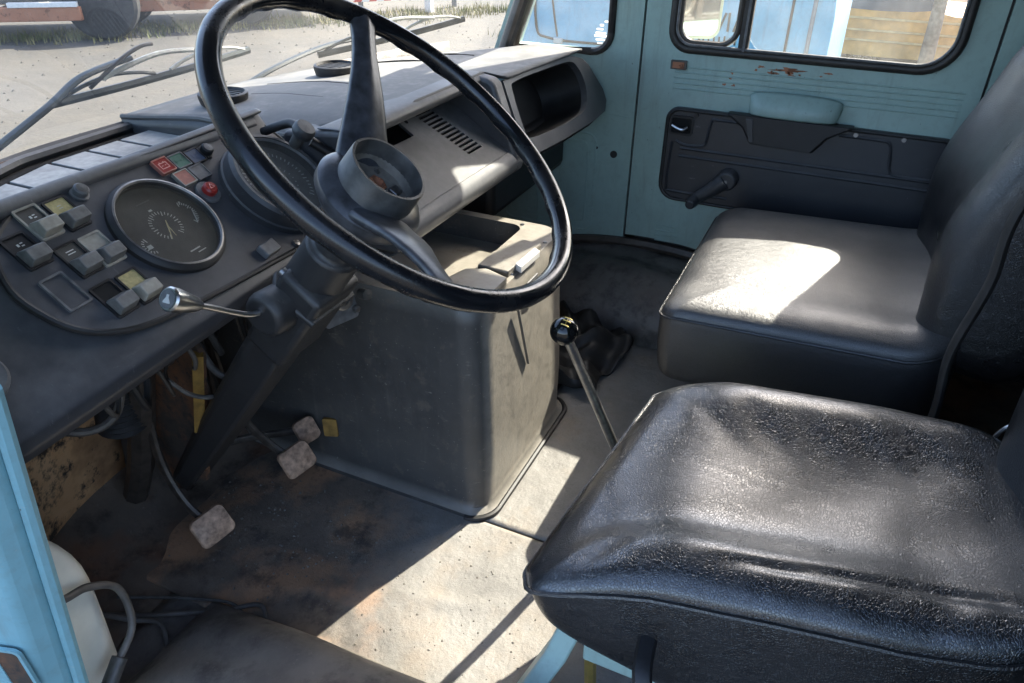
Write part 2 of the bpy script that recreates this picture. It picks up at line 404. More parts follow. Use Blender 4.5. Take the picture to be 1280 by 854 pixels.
# floor
floor = MB().box((-.96, -1.0, -.05), (.96, 1.42, -.006)).obj('floor_pan', 'floor_foot', cab)
def fz(x, y, seed=0):
    q = mnoise.noise(V((x*3.2+seed, y*3.2, 0)))*.012+mnoise.noise(V((x*8+seed, y*6, 3)))*.006
    q += .006*math.exp(-((x+y*.35+.28)/.018)**2)*max(0, mnoise.noise(V((y*5, 1, seed)))+.4)
    return max(q, -.005)+.001
MB().grid(lambda u, v: (-.66+u*.421, -.35+v*1.62, fz(-.66+u*.421, -.35+v*1.62)*min(1, 8*(1-u)+.15)), 50, 150).obj('floor_mat', 'floor_metal' , cab, solid=.004)['label'] = 'dusty driver side floor covering'
MB().grid(lambda u, v: (-.233+u*1.02, -.35+v*.92, fz(-.233+u*1.02, -.35+v*.92, 7)*min(1, 8*u+.15)*.7), 70, 70).obj('floor_mat', 'floor_metal', cab, solid=.004)['label'] = 'floor covering between the seats'
# wheel arches with rubber covers
def arch(sgn, name):
    def f(u, v):
        yc, hl = (.52, .50) if sgn > 0 else (.43, .47)
        y = yc-.56+v*1.12; a = (y-yc)/hl
        h = (.175 if sgn > 0 else .125)*max(0, 1-a*a)**.5
        x = .955-u*(.36 if sgn > 0 else .315)
        e = max(0, (u-.5)/.5); z = h*(1-e**2.6)**.5 if e < 1 else 0
        w = .004*math.sin(17*u+9*v)+.004*math.sin(23*v+4*u)
        return (sgn*x, y, z+w*min(1, h*8)-.004)
    return MB().grid(f, 26, 40).obj('wheel_arch', 'arch_mat', cab, solid=.006)
arch(1, 'r'); arch(-1, 'l')
MB().tube(spline([(-.90, .905, .012), (-.80, .885, .014), (-.70, .83, .014), (-.648, .74, .012), (-.636, .60, .012), (-.636, .40, .012), (-.65, .2, .012)], 6), .007, 8).obj('arch_welt', 'hub_dust', cab)
# toe board and front panel
def toe(u, v):
    x = -.93+u*1.86
    ys = [.98, 1.16, 1.27, 1.33, 1.36]; zs = [-.012, .01, .10, .30, .735]
    y = interp([0, .25, .5, .75, 1], ys, v); z = interp([0, .25, .5, .75, 1], zs, v)
    return (x, y-.22*max(0, abs(x)-.5)**1.5*2, z)
MB().grid(toe, 30, 20).obj('toe_board', 'floor_foot', cab, solid=.004)
# tan curved corner panel under the dash
def tanp(u, v):
    a = R(8+u*92); x = -.42-.50*math.sin(a)**.9*.98; y = 1.00+.275*math.cos(a)
    z = .015+v*.56
    return (x, y-.02*v-.03*math.sin(v*3.0), z)
MB().grid(tanp, 28, 12).obj('corner_panel', 'corner_tan', cab, solid=.003)['label'] = 'rust stained tan corner panel below the dash'
MB().tube(spline([(x, y-.012, .012) for x, y in [(-.40+0*i, 1.28) if i == 0 else (-.42-.49*math.sin(R(8+92*i/8))**.9, 1.0+.275*math.cos(R(8+92*i/8))) for i in range(9)]], 4), .009, 8).obj('corner_seam', 'rubber', cab)
# outer skin: front, rear bulkhead, roof, left side
MB().box((-.95, 1.40, -.25), (.95, 1.44, .60)).obj('front_panel', 'blue_paint', cab)
MB().box((-.96, -.98, -.05), (.96, -.94, 1.66)).obj('bulkhead', 'black', cab)
MB().box((-1.0, -1.0, 1.62), (1.0, 1.16, 1.66)).obj('roof', 'headliner', cab, .02)
MB().box((-1.0, -.98, -.25), (-.93, -.33, 1.62)).obj('rear_pillar', 'left_paint', cab, .01)
# left front door pillar: real folded section
PIL = [(-1.005, .80), (-.985, .735), (-.955, .725), (-.93, .745), (-.92, .80), (-.91, 1.16), (-1.0, 1.16)]
pil = MB().rings([[(x, y-.17*(z-.66)*(1 if y < .9 else 0), z) for x, y in PIL] for z in (-.35, .2, .74, 1.62)]).obj('door_pillar', 'left_paint', cab, .008, 3)
MB().tube([(-.944, .724-.17*(z-.66), z) for z in (-.3, .2, .74)], .009, 8).obj('pillar_bead', 'left_paint', pil)
hx = V((-.02, .065, 0)).normalized(); hy = V((0, -.17, 1)).normalized(); hn = hx.cross(hy).normalized()
if hn.x > 0: hn = -hn
HF = frame(V((-.9955, .8165, .285))+hn*.001, hx, hn.cross(hx), hn)
MB().plate(rrect(-.022, -.065, .022, .022, .010), [rrect(-.017, -.06, .017, .017, .007)], -.002, .0025, HF).obj('hinge_pocket', 'left_paint', pil, .001)
MB().plate(rrect(-.017, -.06, .017, .017, .007), (), -.002, .0012, HF).obj('pocket_rust', 'grimy_rust', pil)
# right side: front quarter wall
def y_pillar(z): return 1.045-.385*(z-.70)
outer = [(.604, -.25), (1.42, -.25), (1.42, .70), (1.075, .70), (1.075-.385*.92, 1.62), (.604, 1.62)]
qw = [(.694, 1.5)] + [(.694+.055-.055*math.cos(R(a)), .752+.055-.055*math.sin(R(a))) for a in range(0, 91, 15)] + [(y_pillar(.76)-.03, .752), (y_pillar(1.5)-.02, 1.5)]
sw = MB().plate(outer, [qw], WX, WX+.05, RIGHT).obj('side_wall', 'blue_paint', cab)
def seal_loop(pts, r, x, name, mat, par, seg=8):
    P = [V((x, y, z)) for y, z in pts]; P.append(P[0]); P.append(P[1])
    return MB().tube(P, r, seg, False).obj(name, mat, par)
seal_loop(qw, .011, WX-.001, 'window_seal', 'seal', sw)
MB().plate(qw, (), WX+.018, WX+.022, RIGHT).obj('quarter_glass', 'glass', cab)
# pressed access panel in the footwell wall
def ridge(pts, r, x, name, mat, par, closed=False):
    P = [V((x, y, z)) for y, z in pts]
    if closed: P += [P[0], P[1]]
    return MB().tube(P, r, 6, False).obj(name, mat, par)
ridge(rrect(.715, .20, 1.02, .515, .03), .004, WX+.001, 'pressed_ridge', 'blue_paint', sw, True)
ridge(rrect(.74, .225, 1.0, .49, .022), .003, WX+.0005, 'pressed_ridge', 'blue_paint', sw, True)
ridge([(.83, .24), (.83, .46)], .003, WX, 'pressed_ridge', 'blue_paint', sw)
ridge([(.905, .20), (.905, .52)], .004, WX, 'pressed_ridge', 'blue_paint', sw)
MB().cyl((WX-.003, .657, .462), (WX+.004, .657, .462), .011, seg=16).obj('grommet', 'rubber', sw)
MB().cyl((WX-.002, .712, .475), (WX+.004, .712, .475), .004, seg=10).obj('screw', 'rubber', sw)
ridge([(.615, .575), (.69, .58)], .0015, WX+.0005, 'seam', 'blue_paint', sw)
# arch trim on the wall
ridge([(y, .19*max(0, 1-((y-.52)/.52)**2)**.55-.0) for y in [.08+.02*i for i in range(46)]], .016, WX-.004, 'arch_trim', 'pillar_brown', sw)
# rear side wall behind the door
rsw = MB().plate([(-.98, -.25), (-.262, -.25), (-.262, 1.62), (-.98, 1.62)], (), WX, WX+.05, RIGHT).obj('rear_side_wall', 'blue_paint', cab)
MB().plate([(-.94, -.05), (-.275, -.05), (-.275, .66), (-.94, .66)], (), WX-.012, WX-.001, RIGHT).obj('rear_dark_plate', 'black', rsw)  # black plate added to darken the lower rear wall
# windscreen
WXS = [-.92, -.82, -.67, -.45, -.2, 0, .17, .45, .67, .82, .92]
WYS = [1.0, 1.14, 1.30, 1.378, 1.386, 1.39, 1.376, 1.295, 1.149, 1.012, .93]
def wy(x):
    for i in range(len(WXS)-1):
        if x <= WXS[i+1]:
            ps = [WYS[max(i-1, 0)], WYS[i], WYS[i+1], WYS[min(i+2, len(WXS)-1)]]; t = (x-WXS[i])/(WXS[i+1]-WXS[i])
            return ps[1]+(ps[2]-ps[1])*t
    return WYS[-1]
wbase = spline([(x, wy(x), .724) for x in WXS[1:-1]], 6)
ws = MB().grid(lambda u, v: (lambda p: (p.x*(1-.04*v), p.y-.385*.86*v, .724+.86*v))(wbase[round(u*(len(wbase)-1))]), len(wbase)-1, 8).obj('windscreen', 'windshield_glass', cab)
MB().tube([p+V((0, -.004, .0)) for p in wbase], .013, 8).obj('lower_seal', 'seal', ws)
MB().tube([p+V((0, .012, -.016)) for p in wbase], .016, 8).obj('chrome_seal', 'grey_trim', ws)
def pillar(sg, name):
    P = [V((sg*(.85-.03*v), 1.01-.385*.9*v+.0, .70+.92*v)) for v in [i/6 for i in range(7)]]
    return MB().tube(P, .03, 10, True, (1, .9)).obj(name, 'pillar_brown', cab)
pillar(1, 'windscreen_pillar'); pillar(-1, 'windscreen_pillar')
MB().tube([V((.835-.03*v, .995-.385*.9*v, .705+.92*v)) for v in (0, .5, 1)], .012, 8).obj('pillar_seal', 'seal', cab)
MB().box((-.9, .70, 1.56), (.9, 1.10, 1.62)).obj('roof_rail', 'headliner', cab)
# front wheels and chassis rails below
for sg in (-1, 1):
    MB().lathe([(.10, -.10), (.34, -.10), (.365, -.07), (.365, .07), (.34, .10), (.10, .10)], frame((sg*.82, .52, GZ+.365), (0, 1, 0), (0, 0, 1), (1, 0, 0)), 36, True, True).obj('front_tyre', 'tyre', cab)
    MB().box((sg*.42-.04, -1.0, -.30), (sg*.42+.04, 1.35, -.05)).obj('chassis_rail', 'black', cab)

# ------------------------------------------------------------------ passenger door
MB().box((WX+.012, .57, -.25), (WX+.04, .63, 1.6)).obj('door_gap_backing', 'rubber', cab)  # dark strip added behind the door gap to block leaking light
MB().box((WX+.012, -.29, -.25), (WX+.04, -.235, 1.6)).obj('door_gap_backing', 'rubber', cab)  # added light-blocking strip for the rear door gap
MB().plate([(y, .235*max(0, 1-((y-.52)/.56)**2)**.55) for y in [0+.03*i for i in range(21)]]+[(.6, -.1), (0, -.1)], (), WX+.012, WX+.03, RIGHT).obj('door_gap_backing', 'rubber', cab)  # added dark backing for the gap along the wheel arch
door = thing('passenger_door', 'pale blue metal passenger door with black trim panel, scratched below window', 'door', (WX, .2, -.2))
dout = [(-.255, -.20), (.10, -.20)] + [(y, .215*max(0, 1-((y-.52)/.53)**2)**.55) for y in [.12+.04*i for i in range(12)]] + [(.597, .212), (.597, 1.58), (-.255, 1.58)]
dw = rrect(-.185, .778, .522, 1.515, (.05, .07, .085, .05), 8)
ds = MB().plate(dout, [dw], WX-.002, WX+.045, RIGHT).obj('door_skin', 'blue_paint', door)
seal_loop(rrect(-.180, .783, .517, 1.51, (.05, .07, .082, .05), 8), .012, WX-.004, 'window_seal', 'seal', door, 10)
seal_loop(rrect(-.168, .795, .505, 1.50, (.045, .06, .075, .045), 8), .004, WX-.012, 'seal_lip', 'grey_trim', door)
MB().box((WX-.012, .312, .785), (WX+.012, .338, 1.51)).obj('window_divider', 'seal', door, .003)
MB().box((WX-.018, .319, .79), (WX-.011, .325, 1.51)).obj('divider_lip', 'grey_trim', door)
seal_loop(rrect(.345, .800, .500, 1.49, .045, 6), .008, WX-.002, 'vent_frame', 'pillar_brown', door)
MB().plate(rrect(.34, .79, .515, 1.51, .045), (), WX+.003, WX+.007, RIGHT).obj('vent_glass', 'glass', door)
MB().plate(rrect(-.18, .785, .318, 1.51, .06), (), WX+.012, WX+.016, RIGHT).obj('window_glass', 'glass', door)
# pressed horizontal swages below the sill
for i in range(5):
    z = .735-.0145*i
    ridge([(-.22, z+.004), (.5, z)], .0028, WX-.002, 'pressed_ridge', 'blue_paint', door)
for i in range(4): ridge([(.44-.006*i, .262-.016*i), (.50, .262-.016*i)], .003, WX-.002, 'pressed_ridge', 'blue_paint', door)
# rust patches where the paint flaked
def flake(cy, cz, a, b, n=26):
    P = []; sd = random.uniform(0, 50)
    for k in range(n):
        t = 2*math.pi*k/n; q = .75+.75*mnoise.noise(V((math.cos(t)*1.6+sd, math.sin(t)*1.6, 0)))+.35*mnoise.noise(V((math.cos(t)*5, math.sin(t)*5+sd, 0)))
        q = max(.25, q); P.append((cy+a*q*math.cos(t), cz+b*q*math.sin(t)))
    MB().plate(P, (), WX-.0032, WX-.0019, RIGHT).obj('rust_patch', 'rusty', door)
for k in range(16): flake(random.gauss(.21, .05), .742+random.gauss(0, .007), random.uniform(.002, .006), random.uniform(.0015, .0035), 14)
for a in ((.20, .752, .045, .008), (.24, .742, .014, .006), (.185, .738, .012, .005), (.27, .756, .012, .004), (.345, .735, .006, .008), (.345, .718, .006, .004), (.36, .70, .006, .003), (.335, .70, .006, .003), (.10, .754, .012, .003)): flake(*a)
# lock plate
lp = MB().plate(rrect(.468, .728, .512, .752, .002), (), WX-.010, WX-.002, RIGHT).obj('lock_plate', 'pillar_brown', door, .001)
MB().plate(rrect(.474, .732, .506, .748, .002), (), WX-.0125, WX-.010, RIGHT).obj('lock_tongue', 'rusty', lp)
# black trim panel
tp = rrect(-.23, .355, .506, .628, (.035, .02, .02, .05), 6)
tpan = MB().plate(tp, (), WX-.016, WX-.002, RIGHT).obj('trim_panel', 'plastic_soft', door, .004, 2)
def tribs(pts, r=.0045): MB().tube(spline([(WX-.0165, y, z) for y, z in pts], 5), r, 6).obj('trim_rib', 'plastic_soft', tpan)
seal_loop(rrect(-.225, .36, .50, .623, (.033, .018, .018, .048), 6), .005, WX-.0165, 'trim_edge', 'rubber', tpan)
tribs([(.47, .535), (.44, .525), (.39, .53), (.382, .55), (.375, .60), (.36, .606), (.26, .606)])
tribs([(-.22, .52), (-.12, .52), (-.10, .535), (-.095, .56), (-.085, .60), (-.05, .606), (.04, .606)])
for z in (.515, .492): tribs([(.455, z), (.20, z), (-.21, z)])
tribs([(.48, .53), (.482, .40), (.46, .385), (.3, .385)])
for y, z in ((.42, .613), (.30, .613), (-.00, .613), (-.115, .615), (.365, .372)):
    MB().cyl((WX-.022, y, z), (WX-.014, y, z), .006, .007, 10).obj('trim_screw', 'steel' if y < .1 else 'rubber', tpan)
# inner door handle in its recess
hs = MB().plate(rrect(.425, .552, .492, .606, .008), [rrect(.43, .558, .487, .600, .006)], WX-.021, WX-.014, RIGHT).obj('handle_bezel', 'black', door, .0015)
MB().plate(rrect(.43, .558, .487, .600, .006), (), WX-.0175, WX-.0165, RIGHT).obj('handle_recess', 'void', hs)
MB().tube(spline([(WX-.020, .484, .578), (WX-.026, .465, .572), (WX-.030, .45, .571), (WX-.026, .438, .578)], 5), [.006]*16, 8, True, (1, .8)).obj('handle_lever', 'chrome', hs)
# arm pull: blue moulded pad above a black pocket
def pad(u, v):
    a = R(180*u); y = .165-.118*math.cos(a)*(1-.06*v) ; prof = math.sin(math.pi*min(1, max(0, u)))**.45
    z = .685-.085*v*(1 if True else 0); z = .637+(.698-.637)*(1-v)*(.55+.45*prof)
    x = WX-.002-.050*prof*math.sin(math.pi*(.12+.5*v))
    return (x, y, z)
ap = MB().grid(pad, 24, 12).obj('pull_pad', 'blue_paint', door, solid=.004)
MB().plate([(.005, .636), (.335, .636), (.285, .60), (.262, .562), (.095, .558), (.065, .60)], (), WX-.052, WX-.014, RIGHT).obj('pull_pocket', 'black', door, .006, 3)
MB().plate([(.262, .630), (.280, .630), (.262, .566), (.250, .566)], (), WX-.056, WX-.05, RIGHT).obj('pull_bracket', 'plastic', door, .002)
# window crank
ck = MB().cyl((WX-.012, .305, .447), (WX-.055, .305, .447), .031, .027, 24).obj('crank_boss', 'plastic', door, .006, 3)
MB().tube(spline([(WX-.045, .31, .447), (WX-.05, .345, .415), (WX-.05, .385, .383)], 6), [.024, .0238, .0235, .023, .022, .021, .02, .019, .018, .018, .0175, .017, .0165], 12).obj('crank_arm', 'plastic', ck)
MB().tube([(WX-.045, .385, .383), (WX-.075, .387, .381), (WX-.100, .389, .379)], [.016, .018, .013], 14).obj('crank_knob', 'plastic', ck, .003)
MB().cyl((WX-.054, .305, .447), (WX-.058, .305, .447), .005, seg=10).obj('crank_screw', 'steel', ck)

# ------------------------------------------------------------------ dashboard
dash = thing('dashboard', 'dusty dark grey moulded dashboard with switches and two round gauges', 'dashboard', (0, 1.0, .5))
PO = V((-.56612, .87048, .73908)); PN = V((.06677, -.63527, .7694)); PU = V((.99452, .10453, 0)); PV = V((-.08042, .76518, .63877))
PM = frame(PO, PU, PV, PN)                      # instrument panel plane: local x right, y up the slope, z towards the driver
def pw(u, v, n=0): return PM @ V((u, v, n))
# panel plate with a rounded left end
pl = [(-.245, .02), (-.242, -.02), (-.228, -.055), (-.200, -.082), (-.16, -.099), (-.10, -.109), (-.03, -.117), (.10, -.128), (.28, -.140), (.335, -.12), (.345, -.05), (.34, .075), (.30, .088), (.15, .096), (.0, .105), (-.10, .112), (-.155, .108), (-.195, .092), (-.225, .065)]
def smooth2(P, n=4):
    out = []; m = len(P)
    for i in range(m):
        p0, p1, p2, p3 = [V((*P[(i+k) % m], 0)) for k in (-1, 0, 1, 2)]
        for k in range(n):
            t = k/n; q = .5*((2*p1)+(p2-p0)*t+(2*p0-5*p1+4*p2-p3)*t*t+(3*p1-p0-3*p2+p3)*t**3); out.append((q.x, q.y))
    return out
pls = smooth2(pl)
ip = MB().plate(pls, (), -.012, .0, PM).obj('instrument_panel', 'panel_face', dash, .003, 2)
P = [pw(u, v, -.003) for u, v in pls]; MB().tube(P+[P[0], P[1]], .0045, 8, False).obj('panel_bead', 'rubber', ip)
# padded body round and below the panel: loft of cross sections along x
def body(u, v):
    x = -.93+u*.70
    # section from the top lip over the face down to the lower edge
    prof = [(.11, .004), (.122, .0), (.118, -.006), (.08, -.014), (-.06, -.014), (-.122, -.012), (-.138, -.016), (-.148, -.028), (-.151, -.045), (-.145, -.060), (-.10, -.085)]
    f = v*(len(prof)-1); i = min(int(f), len(prof)-2); t = f-i
    a = prof[i][0]+(prof[i+1][0]-prof[i][0])*t; n = prof[i][1]+(prof[i+1][1]-prof[i][1])*t
    p = V((x, 0, 0)) + V((0, PO.y+(x-PO.x)*.06, PO.z)) + V((0, PV.y, PV.z))*a + V((0, PN.y, PN.z))*n
    r = max(0, (x+.32)/.09)                         # run out beside the column
    if v > .62: p += V((0, .03, .075))*min(1, r)*((v-.62)/.38)
    return p
MB().grid(body, 40, 40).obj('padded_body', 'plastic_soft', dash, solid=.006, sub=1)
# dusty lip along the top of the panel
MB().tube(spline([pw(-.36, .120, -.006), pw(-.26, .116, -.004), pw(-.155, .118, -.004), pw(0, .113, -.004), (pw(.15, .105, -.004)), pw(.32, .095, -.004)], 6), .0125, 12).obj('top_lip', 'console', dash)
# round speaker-like bezel at the left end
kb = MB().lathe([(.012, .004), (.026, .006), (.030, .002), (.031, -.008)], frame(pw(-.345, -.045, -.012), PU, PV, PN), 28, True, False).obj('side_bezel', 'grey_trim', dash)
# dash top: narrow panels separated by real gaps
DT = .728
edges = [-.93, -.79, -.70, -.615, -.53, -.43, -.35, -.275, -.19]
for a, b in zip(edges, edges[1:]):
    a2, b2 = a+.0042, b-.0042
    y0 = .962+.02
    pts = [(a2, y0), (b2, y0), (b2, wy(b2)-.075), (a2, wy(a2)-.075)]
    if wy(a2)-.075 < y0+.05: continue
    MB().plate(pts, (), DT-.02, DT).obj('top_panel', 'dash_top', dash, .002)
MB().grid(lambda u, v: (-.93+u*.76, .95+v*(wy(-.93+u*.76)-.03-.95), DT-.022), 20, 4).obj('top_underlay', 'void', dash, solid=.002)
MB().grid(lambda u, v: (-.80+u*.62, wy(-.80+u*.62)-.055-.012*v+.045*v, DT-.012), 20, 2).obj('demist_slot', 'void', dash, solid=.004)
MB().tube([V((x, wy(x)-.022, .727)) for x in [-.8+.02*i for i in range(32)]], .011, 8).obj('front_edge', 'plastic', dash)
# raised centre top
def ctop(u, v):
    x = -.195+u*(.80+.045*v+.195); yb = wy(min(x, .86))-.004
    ya = interp([-.2, -.10, .0, .305, .315, .86], [.95, .84, .795, .795, .748, .742], x)
    y = ya+(yb-ya)*v
    z0 = interp([-.2, -.1, .0, .305, .315, .8], [.762, .786, .798, .798, .787, .773], x)
    z = interp([0, .10, .5, 1], [z0, z0-.001, z0*.5+.387, .746], v)
    return (x, y, z)
MB().grid(ctop, 44, 18).obj('centre_top', 'top_grey', dash, solid=.005)
MB().grid(lambda u, v: (lambda p: (p[0]-.004*(1-v)-.001, p[1], .69+(p[2]+.002-.69)*v))(ctop(0, u)), 18, 3).obj('step_face', 'plastic_soft', dash, solid=.004)
MB().tube([V(ctop(0, k/18)) for k in range(19)], .006, 8).obj('step_edge', 'top_grey', dash)
for xx, a, b in ((-.02, 1.0, 1.19), (.10, 1.0, 1.25), (.42, .98, 1.20), (.55, .95, 1.12)):
    MB().tube([V((xx, y, ctop((xx+.195)/1.058, max(0, min(1, (y-.80)/(wy(xx)-.004-.80))))[2]+.0015)) for y in [a+(b-a)*k/6 for k in range(7)]], .002, 6).obj('top_groove', 'void', dash)
def ctop_z(x, y):
    best = min(((abs(ctop((x+.195)/1.0, k/40)[1]-y), ctop((x+.195)/1.0, k/40)[2]) for k in range(41)))
    return best[1]
for (x, y) in ((-.09, 1.20), (.20, 1.13)):
    vz = ctop_z(x, y)-.001
    vt = MB().lathe([(.018, .0), (.040, .0), (.047, .004), (.050, .018), (.0495, .024), (.044, .026), (.041, .020)], Matrix.Translation((x, y, vz)), 32, False, False).obj('round_vent', 'rubber', dash)
    MB().lathe([(.001, .0125), (.043, .0125)], Matrix.Translation((x, y, vz)), 24).obj('vent_depth', 'void', vt)
    for k in range(-3, 4):
        w = math.sqrt(max(0, .043**2-(k*.0115)**2))
        MB().box((x+k*.0115-.0022, y-w, .777-.763+vz), (x+k*.0115+.0022, y+w, .784-.763+vz)).obj('vent_slat', 'rubber', vt)
# switches
def rocker(u, v, bez, key, lens, mark=None, blank=False):
    w, h = .0178, .0262
    s = MB().plate(rrect(u-w, v-h, u+w, v+h, .003, 3), [rrect(u-w+.003, v-h+.003, u+w-.003, v+h-.003, .002, 3)], -.002, .0035, PM).obj('rocker_switch', bez, dash, .0008)
    if blank:
        MB().plate(rrect(u-w+.003, v-h+.003, u+w-.003, v+h-.003, .002, 3), (), -.002, .0012, PM).obj('blank_cover', 'panel_face', s); return
    MB().plate(rrect(u-w+.003, v-.001, u+w-.003, v+h-.003, .001, 2), (), -.002, .0018, PM).obj('lens', lens, s)
    b = MB()
    sec = [(v-h+.003, .001), (v-h+.0035, .018), (v-.007, .0205), (v+.001, .006), (v+.001, .0)]
    b.rings([[(u+sg*(w-.0035), y, z) for y, z in sec] for sg in (-1, 1)], True, True, True, PM)
    b.obj('rocker', key, s, .0012, 2)
    if mark:
        for (a, c, d, e) in mark: MB().box((u+a, v+c, .0019), (u+d, v+e, .0022), PM).obj('symbol', 'white_mark', s)
mk = [(-.004, .008, -.001, .012), (.001, .007, .005, .0085), (.001, .011, .005, .0125)]
rocker(-.148, .082, 'beige_key', 'beige_key', 'dial', mk)
rocker(-.107, .078, 'black', 'switch_key', 'yellow_lens', [(-.003, .009, .003, .010), (-.003, .013, .003, .014)])
rocker(-.192, .055, 'black', 'switch_key', 'black', mk)
rocker(-.150, .016, 'black', 'switch_key', 'dial', [(-.006, .010, .006, .0112), (-.006, .014, .006, .0152)])
rocker(-.112, .014, 'beige_key', 'switch_key', 'beige_key')
rocker(-.159, -.051, 'black', 'switch_key', 'void')
rocker(-.118, -.053, 'black', 'beige_key', 'yellow_lens')
rocker(-.199, -.013, 'grey_trim', 'panel_face', 'panel_face', None, True)
# small knobs
def knob(u, v, r, m1, m2, nm='small_knob'):
    k = MB().lathe([(r*1.25, 0), (r*1.25, .003), (r, .004), (r, .012), (r*.8, .014), (.0005, .0145)], frame(pw(u, v), PU, PV, PN), 22).obj(nm, m1, dash)
    MB().lathe([(r*.72, .0146), (.0005, .0152)], frame(pw(u, v), PU, PV, PN), 18).obj('knob_cap', m2, k)
    return k
knob(-.068, .096, .010, 'grey_trim', 'hub_grey'); knob(.172, .078, .010, 'black', 'grey_trim')
# warning lamps
def lamp(u, v, col, rim, marks=(), mm='white_mark'):
    w, h = .0150, .0135
    l = MB().plate(rrect(u-w, v-h, u+w, v+h, .0015, 2), [rrect(u-w+.002, v-h+.002, u+w-.002, v+h-.002, .001, 2)], -.001, .006, PM).obj('warning_lamp', rim, dash, .0006)
    MB().plate(rrect(u-w+.002, v-h+.002, u+w-.002, v+h-.002, .001, 2), (), -.001, .0048, PM).obj('lens', col, l)
    for a, c, d, e in marks: MB().box((u+a, v+c, .0049), (u+d, v+e, .0053), PM).obj('symbol', mm, l)
bat = [(-.008, -.006, .008, -.0047), (-.008, .0037, .008, .005), (-.008, -.0047, -.0067, .0037), (.0067, -.0047, .008, .0037), (-.005, .005, -.003, .0065), (.003, .005, .005, .0065), (-.0045, -.001, -.0015, 0), (.0015, -.001, .0045, 0)]
lamp(.081, .084, 'red_lens', 'pale_red', bat, 'pink_mark')
lamp(.113, .081, 'green_lens', 'grey_trim', [(-.009, -.001, -.002, .001), (.002, -.001, .009, .001), (-.009, -.003, -.007, .003), (.007, -.003, .009, .003)], 'green_lens')
lamp(.145, .078, 'blue_lens', 'black', [(-.006, -.0045, -.001, .0045), (.001, .003, .007, .004), (.001, -.0005, .007, .0005), (.001, -.004, .007, -.003)], 'blue_lens')
lamp(.093, .053, 'pale_red', 'beige_key'); lamp(.126, .0515, 'grey_trim', 'grey_trim')
hz = MB().lathe([(.019, -.001), (.0205, .002), (.019, .005), (.011, .0055)], frame(pw(.106, .017), PU, PV, PN), 28).obj('hazard_switch', 'grey_trim', dash)
MB().lathe([(.0115, .004), (.0115, .013), (.009, .016), (.0005, .0165)], frame(pw(.106, .017), PU, PV, PN), 24).obj('red_button', 'red_lens', hz)
for k in range(3):
    a, b = R(90+120*k), R(210+120*k)
    MB().tube([pw(.106+.005*math.cos(a), .017+.005*math.sin(a), .0168), pw(.106+.005*math.cos(b), .017+.005*math.sin(b), .0168)], .0006, 6).obj('triangle_mark', 'pink_mark', hz)
# gauges
def ticks(par, c, r0, r1, a0, a1, n, w, z, F, mat='white_mark'):
    b = MB(); w *= 1.7
    for i in range(n):
        a = R(a0+(a1-a0)*i/max(1, n-1)); q0 = r0-(.003 if i % 5 == 0 else 0)
        d = V((math.cos(a), math.sin(a), 0)); e = V((-d.y, d.x, 0)); cc = V((*c, z))
        b.face(b.verts([cc+d*q0-e*w, cc+d*r1-e*w, cc+d*r1+e*w, cc+d*q0+e*w], F))
    b.obj('scale_marks', mat, par)
F1 = frame(pw(-.004, .0), PU, PV, PN)
g1 = MB().lathe([(.073, .0), (.083, .0), (.083, .007), (.079, .012), (.075, .0135), (.0725, .011), (.071, .003), (.071, -.012)], F1, 64).obj('combined_gauge', 'rubber', dash)
MB().lathe([(.0735, .0120), (.0770, .0142), (.0745, .0150), (.0725, .0125)], F1, 64).obj('chrome_ring', 'worn_chrome', g1)
MB().lathe([(.0005, .001), (.072, .001)], F1, 64).obj('dial', 'dial', g1)
MB().lathe([(.0005, .0085), (.0725, .0085)], F1, 48).obj('gauge_glass', 'gauge_glass', g1)
ticks(g1, (0, .002), .020, .025, -60, 240, 26, .0004, .0016, F1)
ticks(g1, (-.047, -.014), .010, .014, 100, 260, 9, .0005, .0016, F1)
ticks(g1, (.040, .004), .018, .022, -70, 70, 16, .0005, .0016, F1)
for a0, L, w in ((238, .024, .0013), (262, .019, .0010), (60, .010, .0013)):
    a = R(a0); d = V((math.cos(a), math.sin(a), 0)); e = V((-d.y, d.x, 0)); b = MB()
    b.face(b.verts([e*w+V((0, 0, .003)), -e*w+V((0, 0, .003)), d*L-e*w*.5+V((0, 0, .003)), d*L+e*w*.5+V((0, 0, .003))], F1)); b.obj('needle', 'cream_mark', g1)
for q in ((-.012, .046, .014, .0475), (-.003, .030, .003, .033), (-.055, -.018, -.047, -.012), (-.006, -.050, .014, -.048), (.004, -.056, .020, -.0545), (.05, .022, .053, .025)):
    MB().box((q[0], q[1], .0012), (q[2], q[3], .0017), F1).obj('dial_print', 'white_mark' if q[1] < .04 else 'grey_trim', g1)
MB().tube([F1 @ V((.047, -.016, .0025)), F1 @ V((.058, .005, .0025))], .0009, 6).obj('needle', 'white_mark', g1)
F2 = frame(pw(.222, -.030), PU, PV, PN)
g2 = MB().lathe([(.094, -.004), (.094, .010), (.091, .012), (.091, .034), (.086, .040), (.081, .040), (.079, .034), (.078, .01)], F2, 64).obj('speedometer', 'plastic', dash)
MB().lathe([(.0755, .036), (.0785, .0395), (.0805, .038)], F2, 64).obj('chrome_ring', 'grey_trim', g2)
MB().lathe([(.0005, .020), (.080, .020)], F2, 64).obj('dial', 'dial_pale', g2)
MB().lathe([(.0005, .034), (.079, .034)], F2, 48).obj('gauge_glass', 'dusty_gauge_glass', g2)
ticks(g2, (0, 0), .058, .064, -50, 230, 41, .0006, .0205, F2); ticks(g2, (0, 0), .034, .037, -50, 230, 21, .0005, .0205, F2)
a = R(232); d = V((math.cos(a), math.sin(a), 0)); e = V((-d.y, d.x, 0)); b = MB()
